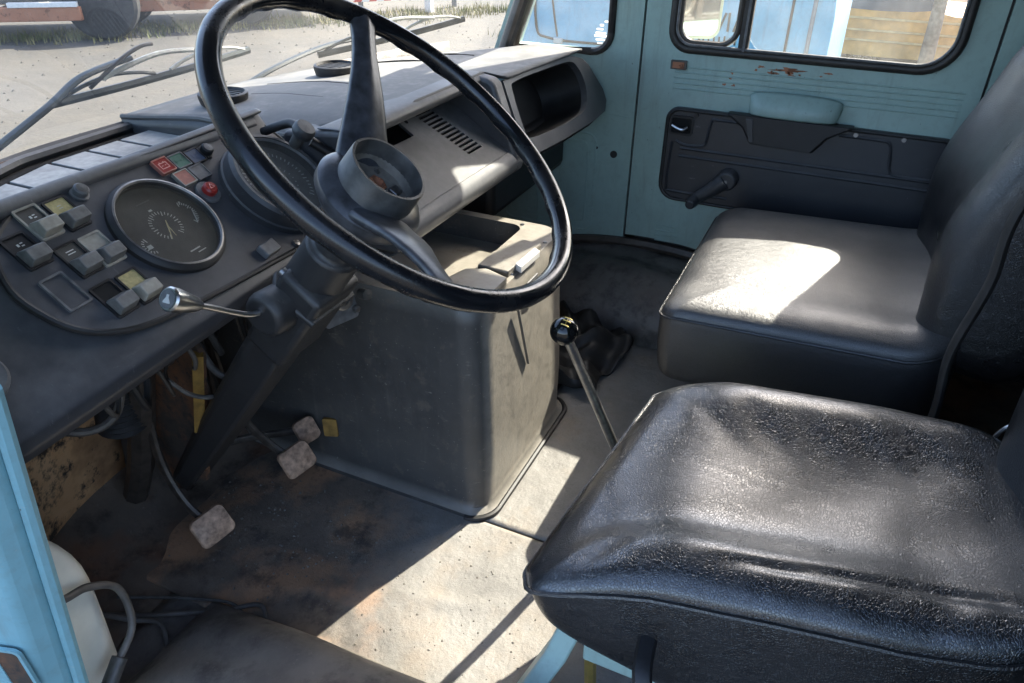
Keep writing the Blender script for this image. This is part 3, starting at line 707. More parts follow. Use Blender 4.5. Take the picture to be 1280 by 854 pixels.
b.face(b.verts([e*.0013+V((0, 0, .022)), -e*.0013+V((0, 0, .022)), d*.055-e*.0006+V((0, 0, .022)), d*.055+e*.0006+V((0, 0, .022))], F2)); b.obj('needle', 'cream_mark', g2)
MB().box((.083, -.12, .0), (.118, -.098, .012), PM).obj('gauge_bracket', 'grey_trim', dash, .002)
for q in ((.16, -.125), (.235, -.138)): MB().lathe([(.006, 0), (.006, .004), (.0005, .005)], frame(pw(*q), PU, PV, PN), 10).obj('panel_screw', 'steel', dash)
# hand lever with black rod right of the speedometer
lv = MB().tube(spline([(-.255, .955, .785), (-.252, .895, .807), (-.268, .858, .800)], 6), .008, 10).obj('lever_stem', 'rubber', dash)
MB().lathe([(.0005, -.004), (.016, -.004), (.019, .001), (.019, .012), (.016, .016), (.0005, .017)], frame((-.271, .855, .800), PU, PV, PN), 24).obj('lever_knob', 'plastic', lv)
MB().lathe([(.010, -.03), (.012, -.004)], frame((-.271, .855, .800), PU, PV, PN), 18, True, True).obj('lever_neck', 'hub_grey', lv)
MB().tube([(-.262, .845, .785), (-.215, .78, .725)], .0085, 10).obj('lever_rod', 'black', lv)

# centre console: moulded body with a deep sloping recess
CA = R(33); CO = V((0, .715, .64)); CVv = V((0, math.cos(CA), math.sin(CA))); CN = V((0, -math.sin(CA), math.cos(CA)))
CM = frame(CO, (1, 0, 0), CVv, CN)
cl, cr = -.232, .302
hole_w = rrect(-.045, .140, .048, .192, .002, 2)
slots = []
for i in range(14):
    v = .046+.0112*i; u0 = .168-.0022*i
    slots.append([(u0-.031, v-.003), (u0+.031, v-.003), (u0+.031, v+.003), (u0-.031, v+.003)])
rec = MB().plate([(cl, -.0), (cr, -.0), (cr, .238), (cl, .238)], [hole_w]+slots, -.006, 0, CM).obj('recess_floor', 'console', dash)
MB().box((-.07, .02, -.05), (.24, .235, -.045), CM).obj('recess_void', 'void', dash)
MB().cyl(CM @ V((.068, .176, -.002)), CM @ V((.068, .176, .0006)), .005, seg=14).obj('pilot_hole', 'void', dash)
MB().plate([(cl, -.0), (cr, -.0), (cr, .238), (cl, .238)], (), -.056, -.051, CM).obj('console_back', 'void', dash)
# front roll and underside
def roll(u, v):
    x = cl+u*(cr-cl)
    a = R(-90-33+0); pr = [(.715, .640), (.703, .630), (.696, .614), (.699, .598), (.712, .586), (.74, .574), (.80, .566), (.90, .56)]
    f = v*(len(pr)-1); i = min(int(f), len(pr)-2); t = f-i
    return (x, pr[i][0]+(pr[i+1][0]-pr[i][0])*t, pr[i][1]+(pr[i+1][1]-pr[i][1])*t)
MB().grid(roll, 24, 14).obj('front_roll', 'console', dash, solid=.004, sub=1)
# hood over the recess: side cheeks and top brow
chk = [(.700, .588), (.695, .606), (.698, .635), (.706, .66), (.752, .782), (.765, .794), (.80, .799), (.93, .785), (.95, .60)]
def cheek(x0, x1, nm):
    b = MB(); b.rings([[V((x, y, z)) for y, z in chk] for x in (x0, x1)]); b.obj(nm, 'console', dash, .009, 3)
cheek(cr-.040, cr+.004, 'hood_cheek'); cheek(cl-.004, cl+.040, 'hood_cheek')
def brow(u, v):
    x = cl+u*(cr-cl)
    pr = [(.935, .775), (.89, .772), (.83, .770), (.800, .772), (.787, .780), (.786, .791), (.797, .799), (.83, .799), (.86, .796)]
    f = v*(len(pr)-1); i = min(int(f), len(pr)-2); t = f-i
    return V((x, pr[i][0]+(pr[i+1][0]-pr[i][0])*t, pr[i][1]+(pr[i+1][1]-pr[i][1])*t))
MB().grid(brow, 24, 18).obj('hood_brow', 'console', dash, solid=.004, sub=1)
MB().cyl((.284, .705, .668), (.284, .712, .666), .008, seg=18).obj('cheek_plug', 'rubber', dash)
MB().grid(lambda u, v: (cr+.0055, .698+.062*v+.25*u*0, .62+.17*v), 1, 6).obj('console_seam', 'void', dash, solid=.004)
# right hand pod with open cubby
FO = V((.33, .70, .645)); fu = V((1, -.02, -.03)).normalized()
fv = V((0, .38, .925)).normalized(); fn = fu.cross(fv).normalized(); fv = fn.cross(fu)
FM = frame(FO, fu, fv, fn)
pod_out = [(-.015, .15), (-.012, -.02), (.02, -.06), (.36, -.065), (.475, -.05), (.545, .0), (.55, .03), (.50, .105), (.455, .135), (.38, .152)]
pod_out = [(-.018, .148), (-.018, -.02), (-.005, -.035), (.20, -.04), (.42, -.038), (.52, -.030), (.552, -.004), (.55, .03), (.495, .108), (.465, .128), (.40, .146), (.2, .150)]
pod_hole = smooth2([(.012, .12), (.010, .03), (.03, .004), (.2, -.006), (.35, -.004), (.40, .01), (.43, .045), (.432, .08), (.415, .112), (.37, .134), (.2, .138), (.04, .137)], 3)
pf = MB().plate(pod_out, [pod_hole], -.02, 0, FM).obj('cubby_face', 'console', dash, .009, 3)
hb = MB(); hr = []
for dpt, sc in ((-.018, 1), (-.09, .97), (-.135, .9)):
    cx, cy = .22, .065; hr.append([(cx+(x-cx)*sc, cy+(y-cy)*sc, dpt) for x, y in pod_hole])
hb.rings(hr, True, False, True, FM); hb.obj('cubby_well', 'rubber', dash)
pb = MB(); rr_ = []
for dpt, sc in ((-.019, .995), (-.06, .99), (-.16, .93)):
    cx, cy = .28, .06; rr_.append([(cx+(x-cx)*sc, cy+(y-cy)*sc*(1 if y > 0 else 1.15)-(.0 if y > .05 else dpt*.25), dpt) for x, y in pod_out])
pb.rings(rr_, True, False, True, FM); pb.obj('pod_body', 'plastic_soft', dash, .006, 2)
# dark support below the pod
MB().box((.35, .80, .42), (.86, 1.2, .60)).obj('heater_box', 'black', dash, .02)

# ------------------------------------------------------------------ steering wheel
WC = V((-.510, .490, .899)); WN = V((.065, -.615, .786)).normalized(); WU = V((math.cos(R(6)), math.sin(R(6)), 0)); WU = (WU-WN*WU.dot(WN)).normalized(); WV = WN.cross(WU)
WM = frame(WC, WU, WV, WN)
wheel = thing('steering_wheel', 'large glossy black two-spoke steering wheel with its horn button missing', 'steering wheel', WC)
rs = []; NR = 144
for i in range(NR+1):
    a = 2*math.pi*i/NR; ring = []
    grip = .0022*max(0, math.sin(a*26))
    for k in range(14):
        q = 2*math.pi*k/14; r0 = .0132; rad = .240+r0*math.cos(q); z = r0*1.02*math.sin(q)
        if math.sin(q) < 0: z -= grip*(-math.sin(q)); rad -= grip*.7*max(0, -math.cos(q))
        ring.append((rad*math.cos(a), rad*math.sin(a), z))
    rs.append(ring)
MB().rings(rs, True, False, False, WM).obj('rim', 'rim_black', wheel, angle=60)
HO = .078
def spoke(ang, w0, w1, h0, hs=1):
    a = R(ang); d = V((math.cos(a), math.sin(a), 0)); e = V((-d.y, d.x, 0)); N = V((0, 0, 1)); rs = []
    path = [(.030, -HO-.022, w0*1.05, .016), (.055, -HO-.014, w0, .018), (.085, -HO+.006, w0*.86, .014), (.13, -HO+.036, w0*.66, .011), (.185, -.020, w1, .0095), (.225, -.004, w1*1.05, .0105), (.242, 0, w1*1.35, .010)]
    for r, z, w, h in path:
        ring = []; h *= hs
        for k in range(20):
            q = 2*math.pi*k/20; cx, sx = math.cos(q), math.sin(q)
            x = w*math.copysign(abs(cx)**.6, cx); y = h*math.copysign(abs(sx)**.7, sx)
            if y > 0: y += h0*max(0, 1-abs(x/w)*2.2)
            ring.append(d*r+e*x+N*(z+y))
        rs.append(ring)
    return MB().rings(rs, True, True, True, WM).obj('spoke', 'spoke', wheel, sub=1)
spoke(48, .040, .0165, .005); spoke(-138, .044, .0125, .002, .7)
MB().lathe([(.030, -HO-.055), (.060, -HO-.046), (.073, -HO-.030), (.0735, -HO-.018), (.066, -HO-.008), (.050, -HO-.003)], WM, 48).obj('hub_yoke', 'spoke', wheel)
hub = MB().lathe([(.028, -HO-.075), (.046, -HO-.055), (.058, -HO-.035), (.058, -HO-.015), (.0535, -HO-.008), (.0525, -HO+.028), (.0515, -HO+.031), (.048, -HO+.031), (.0465, -HO+.027), (.0455, -HO-.004)], WM, 48).obj('hub', 'hub_grey', wheel)
MB().lathe([(.0005, -HO-.006), (.044, -HO-.003), (.0462, -HO+.010)], WM, 40).obj('hub_well', 'hub_dust', hub)
MB().lathe([(.013, -HO-.005), (.013, -HO+.001), (.009, -HO+.003), (.006, -HO+.0), (.0005, -HO-.001)], WM @ Matrix.Translation((.004, .002, 0)), 6).obj('hub_nut', 'rusty', hub)
MB().box((.012, -.026, -HO-.006), (.030, -.012, -HO+.001), WM).obj('horn_contact', 'steel', hub, .002)
for k in range(3):
    a = R(30+120*k); MB().lathe([(.004, -HO-.006), (.004, -HO-.001), (.0005, -HO)], WM @ Matrix.Translation((.032*math.cos(a), .032*math.sin(a), 0)), 10).obj('hub_screw', 'steel', hub)

# ------------------------------------------------------------------ steering column
H0 = WC-WN*(HO+.055); H1 = V((-.49, 1.10, .10)); CD = (H1-H0).normalized()
CS = CD.cross(V((0, 0, 1))).normalized(); CS = V((1, 0, 0)) if abs(CS.x) > .9 else CS
CS = (CS-CD*CS.dot(CD)).normalized(); CF = CS.cross(CD)            # CS right, CF towards the driver / up
if CF.z < 0: CF = -CF
def cw(d, s, f): return H0+CD*d+CS*s+CF*f
colm = thing('steering_column', 'dark worn steering column with stalk switch and ignition lock plate', 'steering column', H1)
CMx = frame(H0, CS, CF, CD)
MB().tube([cw(0, 0, 0), cw(.07, 0, 0), cw(.075, 0, 0), cw(.16, 0, 0)], [.030, .033, .041, .043], 24)  .obj('upper_sleeve', 'column', colm, .003)
MB().box((-.050, -.045, .13), (.050, .030, .30), CMx).obj('clamp_bracket', 'column', colm, .010, 3)
MB().plate([(-.058, .02), (-.03, .045), (.045, .04), (.058, .0), (.05, -.05), (-.05, -.05)], (), .165, .175, CMx).obj('clamp_flange', 'column', colm, .003)
for q in ((-.04, .033, .14), (.03, .033, .16), (.02, .033, .26)): MB().cyl(cw(q[2], q[0], q[1]-.006), cw(q[2], q[0], q[1]), .007, seg=12).obj('bracket_bolt', 'steel', colm)
# lower channel: pressed sheet with folded edges
b = MB(); rsx = []
for d, w, h in ((.24, .042, .034), (.36, .040, .036), (.60, .037, .032), (.84, .030, .026)):
    rsx.append([cw(d, -w, -h), cw(d, -w, h*.5), cw(d, -w*.6, h), cw(d, w*.6, h), cw(d, w, h*.5), cw(d, w, -h)])
b.rings(rsx); b.obj('lower_channel', 'column', colm, .006, 2)
MB().tube([cw(.28, .040, .026), cw(.5, .038, .026), cw(.72, .033, .022)], .0035, 6).obj('channel_edge', 'rusty', colm)
# stalk switch on the left
P0 = cw(.185, -.045, .01)
st = MB().tube([cw(.19, -.035, .005), cw(.19, -.075, .008), cw(.19, -.085, .008)], [.034, .034, .028], 26).obj('stalk_switch', 'column', colm, .004, 3)
s0 = cw(.185, -.085, .014); s1 = s0+V((-.022, .004, .008)); s3 = V((-.725, .70, .735))
s2 = s0+(s3-s0)*.3
MB().tube(spline([s0, s1, s1+(s3-s1)*.5, s3+(s1-s3).normalized()*.03], 6), .0042, 10).obj('stalk_rod', 'chrome', st)
dk = (s3-s1).normalized(); fk = frame(s3, dk.cross(V((0, 0, 1))), dk.cross(V((0, 0, 1))).cross(dk), dk)
MB().lathe([(.006, -.045), (.010, -.036), (.0135, -.015), (.0155, -.004), (.0155, .006), (.0135, .0085), (.0005, .009)], fk, 24).obj('stalk_knob', 'chrome', st)
MB().lathe([(.012, .0092), (.0005, .0095)], fk, 22).obj('knob_face', 'grey_trim', st)
hm = [(-.006, -.002), (-.002, -.002), (.004, -.006), (.006, -.006), (.006, .006), (.004, .006), (-.002, .002), (-.006, .002)]
MB().plate([(y*.9, -x*.9) for x, y in hm], (), .0096, .0102, fk).obj('horn_symbol', 'white_mark', st)
# ignition plate right of the column
io = cw(.245, .095, -.005); iz = V((-.30, -.93, .22)).normalized(); iy = (V((0, 0, 1))-iz*iz.z).normalized()
iF = frame((-.372, .742, .562), iy.cross(iz), iy, iz)
ig = MB().plate(rrect(-.034, -.05, .034, .05, .006), (), -.004, 0, iF).obj('ignition_plate', 'grey_trim', colm, .0015)
MB().lathe([(.020, 0), (.020, .006), (.016, .009), (.011, .009), (.010, .004), (.0005, .004)], iF @ Matrix.Translation((.008, -.008, 0)), 26).obj('lock_barrel', 'steel', ig)
MB().box((.0065, -.0165, .0042), (.0095, .0005, .006), iF).obj('key_slot', 'void', ig)
for q in ((-.02, .035), (.024, .038), (.03, -.035)): MB().lathe([(.007, 0), (.007, .006), (.0005, .007)], iF @ Matrix.Translation((*q, 0)), 6).obj('plate_bolt', 'steel', ig)
MB().lathe([(.010, 0), (.010, .02), (.0005, .022)], iF @ Matrix.Translation((.052, -.015, -.006)), 14).obj('side_bolt', 'hub_grey', ig)
MB().box((-.125, -.005, -.03), (.0, .04, -.006), iF).obj('plate_arm', 'grey_trim', ig, .003)

# wiring and mechanism under the dash
def cable(name, pts, r, mat, label, cat='cable', group=None, seg=8):
    return tag(MB().tube(spline(pts, 8), r, seg).obj(name, mat), label, cat, group)
cable('wire', [(-.47, 1.0, .50), (-.50, .92, .43), (-.46, .86, .42), (-.40, .86, .48), (-.39, .92, .56)], .0065, 'cable', 'dark looped wire hanging under the dash beside the steering column')
cable('wire', [(-.60, .98, .52), (-.56, .93, .42), (-.50, .90, .40), (-.42, .88, .46), (-.40, .95, .56)], .004, 'hub_grey', 'thin pale wire looped below the dash edge above the rubber bellows')
cable('wire', [(-.78, 1.10, .50), (-.72, 1.02, .42), (-.66, .98, .43), (-.62, .98, .54)], .007, 'cable', 'black wire sagging across the tan corner panel')
cable('control_cable', [(-.415, 1.05, .46), (-.40, 1.06, .30), (-.41, 1.08, .14), (-.46, 1.15, .04)], .0055, 'cable', 'black control cable dropping beside the steering column to the floor')
cable('floor_wire', [(-.86, 1.02, .16), (-.78, 1.06, .035), (-.72, .97, .012), (-.655, .86, .012), (-.62, .80, .010), (-.70, .74, -.01)], .0045, 'cable', 'thin dirty wire lying along the floor from the white bottle')
cable('floor_wire', [(-.84, .98, .16), (-.76, .98, .04), (-.74, .92, .03), (-.80, .86, -.01)], .0045, 'cable', 'short dirty wire bent behind the white bottle')
cable('floor_wire', [(-.72, 1.06, .014), (-.66, .93, .012), (-.64, .84, .010), (-.70, .78, -.01)], .003, 'hub_grey', 'thin pale wire running over the footwell floor')
for k in range(7):
    x = -.74+.055*k; a = random.uniform(-.02, .02)
    cable('wire', [(x, .90+a, .57), (x+.02, .90, .50-.02*(k % 3)), (x+.05, .93+a, .47-.02*(k % 2)), (x+.09, .97, .50), (x+.10, 1.02, .57)], (.004, .006, .003)[k % 3], ('cable', 'rubber', 'pedal_arm')[k % 3], 'dark wire of the tangle hanging beneath the dash', 'cable', 'wires tangled under the dash')
bel = MB(); pr = []
for i in range(27): pr.append((.028+(.006 if i % 2 else 0)+.010*i/26, -.0055*i))
tag(bel.lathe(pr, frame((-.595, 1.06, .47), (1, 0, 0), (0, 1, .1), (0, -.1, 1)), 24, True, True).obj('rubber_bellows', 'rubber'), 'black ribbed rubber bellows below the dash by the tan panel', 'bellows')
mech = thing('pedal_bracket', 'rusty pedal bracket with yellow painted edge under the dash', 'bracket', (-.45, 1.15, .1))
MB().plate([(1.0, .16), (1.09, .10), (1.14, .42), (.98, .55), (.93, .47)], (), -.515, -.505, RIGHT).obj('bracket_plate', 'grimy_rust', mech)
MB().tube([(-.518, .935, .475), (-.520, .975, .30)], .013, 4).obj('yellow_edge', 'yellow_paint', mech)
MB().cyl((-.55, 1.02, .45), (-.50, 1.02, .45), .022, seg=20).obj('pivot', 'steel', mech)
MB().tube(spline([(-.58, .98, .56), (-.575, 1.03, .40), (-.565, 1.10, .22), (-.56, 1.16, .10)], 5), .024, 8).obj('support_strut', 'pedal_arm', mech)
for k in range(4):
    MB().tube(spline([(-.50+.03*k, .93+.02*k, .57), (-.49+.03*k, .96, .50), (-.45+.02*k, 1.0, .47), (-.42+.03*k, 1.06, .52)], 5), .006, 6).obj('loom_strand', ('yellow_paint', 'cable', 'rusty', 'cable')[k], mech)

# ------------------------------------------------------------------ pedals
def pedal(name, label, c, ux, vx, w, h, arm, curve=.006):
    ux = V(ux).normalized(); vx = (V(vx)-ux*V(vx).dot(ux)).normalized(); nx = ux.cross(vx)
    if nx.y > 0: nx = -nx
    F = frame(c, ux, vx, nx); t = thing(name, label, 'pedal', c)
    o = rrect(-w/2, -h/2, w/2, h/2, .012, 5)
    def f(x, y): return (x, y, -curve*(2*y/h)**2)
    b = MB(); 
    b.rings([[(x*s, y*s, z-curve*(2*y*s/h)**2) for x, y in o] for s, z in ((.98, -.007), (1, -.003), (1, .002), (.94, .005), (.6, .0055), (.25, .006))], True, True, True, F)
    b.obj('pad', 'pedal', t)
    MB().tube(spline([F @ V((0, 0, -.006))]+[V(p) for p in arm], 8), .0085, 8, True, (.8, 1.2)).obj('arm', 'pedal_arm', t)
    return t
pedal('clutch_pedal', 'worn bare metal clutch pedal, the pedal nearest the tan corner panel', (-.572, .940, .115), (.95, -.25, .15), (-.1, .55, .8), .072, .062, [(-.572, 1.00, .15), (-.570, 1.04, .24), (-.565, 1.04, .38), (-.56, 1.03, .52)])
pedal('brake_pedal', 'worn bare metal brake pedal between clutch and throttle', (-.351, .915, .120), (.95, -.25, .1), (-.1, .6, .8), .072, .062, [(-.36, .965, .14), (-.385, 1.01, .22), (-.40, 1.03, .33), (-.41, 1.03, .46)])
pedal('throttle_pedal', 'small brown throttle pedal pad close to the engine cover', (-.268, .955, .125), (.9, -.3, .1), (-.1, .6, .8), .050, .056, [(-.29, 1.0, .12), (-.35, 1.07, .12), (-.41, 1.13, .11)])
tag(MB().plate(rrect(-.016, -.022, .016, .022, .004), (), -.004, .004, frame((-.236, .915, .125), (.35, -.9, 0), (.1, .1, 1), (-.9, -.35, .1))).obj('yellow_tab', 'yellow_paint', None, .002), 'small mustard yellow tab beside the throttle pedal', 'tab')
rl = thing('relay', 'black plug connector hanging by the engine cover above the pedals', 'connector', (-.30, 1.08, .20))
RF = frame((-.30, 1.06, .225), (.9, -.3, .3), (.2, .3, .9), (.3, -.9, .1))
MB().box((-.035, -.016, -.015), (.02, .016, .015), RF).obj('housing', 'black', rl, .003)
MB().box((.02, -.019, -.018), (.034, .019, .018), RF).obj('collar', 'grey_trim', rl, .003)
MB().tube(spline([RF @ V((-.035, 0, 0)), RF @ V((-.07, 0, -.02)), RF @ V((-.10, .05, -.04))], 5), .008, 8).obj('lead', 'cable', rl)

# ------------------------------------------------------------------ engine cover
eng = thing('engine_cover', 'tall black box-shaped engine cover with open tray on top', 'engine cover', (0, .85, 0))
ex0, ex1, ey0, ey1, EZ = -.232, .226, .535, 1.30, .50
eo = rrect(ex0, ey0, ex1, ey1, (.02, .02, .055, .055), 8)
def sc(P, s, dx=0): return [(x*s+dx, ey0+(y-ey0)*s) for x, y in P]
def inset(P, d):
    cx, cy = (ex0+ex1)/2, (ey0+ey1)/2
    return [(x+(d if x < cx else -d)*min(1, abs(x-cx)/.17), y+(d if y < cy else -d)*min(1, abs(y-cy)/.2)) for x, y in P]
b = MB(); rr = []
for d, z in ((-.012, 0), (-.012, .012), (-.002, .02), (0, .04), (.0, .15), (.004, .30), (.008, .46), (.010, .490), (.016, EZ)):
    q = inset(eo, d); rr.append([(x+.0025*math.sin(z*14+y*9), y, z) for x, y in q])
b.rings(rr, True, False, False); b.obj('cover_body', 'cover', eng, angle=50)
tray = rrect(-.165, .638, .185, 1.1, .03, 6)
top_o = inset(eo, .016)
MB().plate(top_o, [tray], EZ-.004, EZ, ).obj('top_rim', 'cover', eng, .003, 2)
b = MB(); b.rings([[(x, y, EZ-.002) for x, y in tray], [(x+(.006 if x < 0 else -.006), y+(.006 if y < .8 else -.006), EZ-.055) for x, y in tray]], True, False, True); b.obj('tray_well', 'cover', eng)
MB().plate([(-.235, .56), (-.205, .545), (-.10, .545), (-.08, .60), (-.10, .64), (-.18, .66), (-.235, .66)], (), EZ, EZ+.02).obj('corner_block', 'cover', eng, .008, 3)
lt = MB().plate([(-.07, .56), (.085, .553), (.09, .60), (.01, .628), (-.07, .628)], (), EZ, EZ+.014).obj('latch_block', 'cover', eng, .004, 2)
MB().plate([(-.045, .543), (.045, .54), (.055, .556), (-.035, .560)], (), EZ+.002, EZ+.016).obj('latch_strip', 'white_paint', lt, .002)
MB().plate([(0, 0), (.055, .0), (.045, -.055), (.012, -.045)], (), 0, .004, frame((-.03, ey0+.003, .475), (1, 0, 0), (0, 0, 1), (0, -1, 0))).obj('torn_flap', 'grey_trim', eng, .001)
MB().tube([(-.075+.02*k, ey0-.001, .44-.055*k) for k in range(4)], .0035, 6).obj('cover_crease', 'cover', eng)
bs = [V((x, y, .006)) for x, y in inset(eo, -.016)]
bs = [p for p in bs if not (p.y > 1.0 or (p.x > .2 and p.y > .7))]; bs.sort(key=lambda p: (0, -p.y) if p.x < -.18 else (1, p.x))
MB().tube(bs, .0065, 8).obj('base_seal', 'rubber', eng)
for q in ((-.05, .515), (.12, .515), (.19, .60), (-.205, .60)): MB().cyl((q[0], q[1]+.045, EZ-.001), (q[0], q[1]+.045, EZ+.003), .006, .004, 12).obj('rim_screw', 'steel', eng)

# ------------------------------------------------------------------ gear lever
gl = thing('gear_lever', 'gear lever with black ball knob on a bare metal rod', 'gear lever', (-.003, .272, 0))
kc = V((-.372, .327, .600)); gb = V((-.003, .272, 0))
MB().tube([gb, gb+(kc-gb)*.5, kc], [.0105, .0095, .0075], 12).obj('lever_rod', 'steel', gl)
kn = MB().sphere(kc, .0215, 28).obj('ball_knob', 'knob_black', gl)
vd = (V((-1.28, 0, 1.17))-kc).normalized(); top = V((-.2, -.25, 1)).normalized()
KF = frame(kc, top.cross(V((0, 1, 0))).cross(top) if False else V((1, 0, .2)), top.cross(V((1, 0, .2))), top)
for (x0, y0, x1, y1) in ((-.008, .006, -.008, -.006), (0, .006, 0, -.006), (.008, .006, .008, -.006), (-.008, 0, .008, 0)):
    n = 6; P = []
    for k in range(n+1):
        x = x0+(x1-x0)*k/n; y = y0+(y1-y0)*k/n; P.append(KF @ V((x, y, math.sqrt(.0217**2-x*x-y*y))))
    MB().tube(P, .0009, 6).obj('shift_pattern', 'brass', kn)
MB().lathe([(.045, 0), (.040, .012), (.022, .030), (.013, .045)], Matrix.Translation((-.003, .272, 0)), 24).obj('rubber_gaiter', 'rubber', gl)

# ------------------------------------------------------------------ seats
def cushion(outline, prof, disp, mat4, ncent=8, drop=None, top=.118):
    """outline: closed xy loop; prof: list of (scale, z) from the bottom edge up to the crown, disp(x,y) added to the top"""
    cx = sum(p[0] for p in outline)/len(outline); cy = sum(p[1] for p in outline)/len(outline)
    b = MB(); rings = []
    for s, z, k in prof:
        rings.append([(cx+(x-cx)*s, cy+(y-cy)*s, z+(disp(cx+(x-cx)*s, cy+(y-cy)*s)*k if k else 0)-(drop(x, y)*max(0, 1-z/top) if drop else 0)) for x, y in outline])
    for j in range(1, ncent+1):
        s0, z0, _ = prof[-1]; s = s0*(1-j/ncent)+.02*(j/ncent)
        rings.append([(cx+(x-cx)*s, cy+(y-cy)*s, z0+disp(cx+(x-cx)*s, cy+(y-cy)*s)) for x, y in outline])
    b.rings(rings, True, True, True, mat4); return b
def bezier_loop(P, n=6): return smooth2(P, n)
# driver's seat (local x to the right, y forward, z up from the cushion base)
ds_ = thing('driver_seat', 'shiny black leather driver seat with creased side and rounded backrest', 'seat', (-.40, 0, 0))
DM = Matrix.Translation((0, 0, .285))
dol = smooth2([(-.655, .235), (-.632, .268), (-.59, .272), (-.40, .250), (-.20, .226), (-.158, .214), (-.138, .160), (-.118, .04), (-.094, -.10), (-.088, -.18), (-.105, -.255), (-.16, -.32), (-.26, -.36), (-.40, -.37), (-.50, -.36), (-.56, -.31), (-.578, -.22), (-.60, -.08), (-.632, .10)], 4)
def ddisp(x, y):
    x += .365+.12*y; y += .04
    z = -.018*math.exp(-((x/.15)**2+((y+.02)/.17)**2))            # worn hollow
    z -= .030*max(0, (y-.13)/.13)**1.6                              # front falls away
    z += .020*math.exp(-(((abs(x)-.19)/.06)**2))*(1 if y < .12 else max(0, 1-(y-.12)/.12))*.8
    z += .035*max(0, (-y-.15)/.15)**1.5*(.5+.5*abs(x)/.24)
    z += .0035*math.sin(x*28+y*9)*math.exp(-((x+.15)/.07)**2) + .003*math.sin(y*30+x*16)*max(0, .6-abs(x)/.3)*.5
    z -= .007*math.exp(-((x+.185+.02*math.sin(y*9))/.007)**2)*min(1, max(0, (.10-y)/.08))
    z += .0022*math.sin((x*.5+y)*95)*math.exp(-((x+.21)/.03)**2)+.0016*math.sin((y-x*.7)*80)*math.exp(-((x-.14)/.05)**2)
    return z
dprof = [(.80, 0, 0), (.90, .0, 0), (.955, .030, 0), (.985, .07, 0), (1.0, .105, .3), (1.0, .118, .7), (.993, .128, 1), (.975, .136, 1), (.94, .143, 1), (.88, .147, 1)]
cu = cushion(dol, dprof, ddisp, DM, 20, lambda x, y: .10*min(1, max(0, (.27-y)/.22))).obj('cushion', 'leather', ds_, sub=2)
P = [DM @ V((x*1.002, y*1.002, .121+ddisp(x, y)*.85)) for x, y in dol]
MB().tube(P+[P[0], P[1]], .0035, 6, False).obj('piping', 'leather_side', cu)
def backmat(x, y, z, lean, yaw=0):
    a = R(lean); q = Matrix.Rotation(R(yaw), 3, 'Z')
    return frame((x, y, z), q @ V((-1, 0, 0)), q @ V((0, -math.sin(a), math.cos(a))), q @ V((0, math.cos(a), math.sin(a))))
BM_ = backmat(-.38, -.345, .42, 8, 5)
bol = bezier_loop([(-.235, .0), (-.25, .15), (-.24, .36), (-.20, .52), (-.10, .60), (.10, .60), (.20, .52), (.24, .36), (.25, .15), (.235, .0), (.15, -.04), (-.15, -.04)], 5)
def bdisp(x, y): return .03*math.exp(-((y-.2)/.16)**2)+ .022*math.exp(-(((abs(x)-.17)/.06)**2))-.012*math.exp(-((x/.12)**2))
bprof = [(.86, -.14, 0), (.96, -.135, 0), (1, -.11, 0), (1.0, -.05, 0), (1.0, -.03, .5), (.985, -.012, 1), (.95, .0, 1), (.88, .008, 1)]
cushion(bol, bprof, bdisp, BM_, 8).obj('backrest', 'leather_side', ds_, sub=1)
fr_ = MB().rings([[(x-.022, y-.02, z), (x+.022, y-.02, z), (x+.022, y+.018, z), (x-.022, y+.018, z)] for x, y, z in ((-.575, .295, 0), (-.53, .25, .10), (-.49, .21, .24))]).obj('seat_frame', 'blue_paint', ds_, .004)
MB().box((-.56, -.25, .14), (-.51, .20, .182)).obj('seat_rail', 'blue_paint', ds_, .004)
MB().box((-.25, -.25, .14), (-.20, .20, .182)).obj('seat_rail', 'blue_paint', ds_, .004)
MB().box((-.25, .17, .0), (-.20, .215, .22)).obj('seat_frame', 'blue_paint', ds_, .004)
MB().box((-.56, -.27, .0), (-.51, -.23, .185)).obj('seat_frame', 'blue_paint', ds_, .004)
MB().box((-.25, -.27, .0), (-.20, -.23, .185)).obj('seat_frame', 'blue_paint', ds_, .004)
MB().tube(spline([(-.545, .185, .24), (-.55, .19, .16), (-.54, .185, .02)], 4), .010, 8).obj('brass_strut', 'brass', ds_)
MB().tube(spline([(-.585, .10, .33), (-.672, .09, .325), (-.688, .075, .29), (-.690, .06, .24)], 5), .009, 8, True, (1.4, .8)).obj('adjust_lever', 'black', ds_)
# passenger seat
ps_ = thing('passenger_seat', 'dusty black leather passenger seat with sunlit cushion and tall rounded backrest', 'seat', (.50, 0, 0))
QM = Matrix.Translation((.43, .02, .290))
qol = rrect(-.325, -.30, .325, .275, (.05, .04, .10, .10), 8)
def qdisp(x, y):
    z = .008*math.exp(-((x/.2)**2+((y)/.2)**2)) - .016*max(0, (y-.14)/.13)**1.7
    z += .012*math.exp(-(((abs(x)-.26)/.06)**2))*max(0, min(1, (.2-y)/.2)) + .035*max(0, (-y-.16)/.14)**1.6
    return z+.003*math.sin(x*18+y*11)*.6
qprof = [(.90, 0, 0), (.955, .0, 0), (.985, .02, 0), (1, .06, 0), (1.0, .095, .4), (1.0, .108, .8), (.992, .120, 1), (.972, .130, 1), (.93, .138, 1), (.86, .143, 1)]
cu = cushion(qol, qprof, qdisp, QM, 10, lambda x, y: .06).obj('cushion', 'leather_grey', ps_, sub=2)
P = [QM @ V((x*1.002, y*1.002, .112+qdisp(x, y)*.9)) for x, y in qol]; MB().tube(P+[P[0], P[1]], .003, 6, False).obj('piping', 'leather_side', cu)
QB = backmat(.45, -.245, .40, 9)
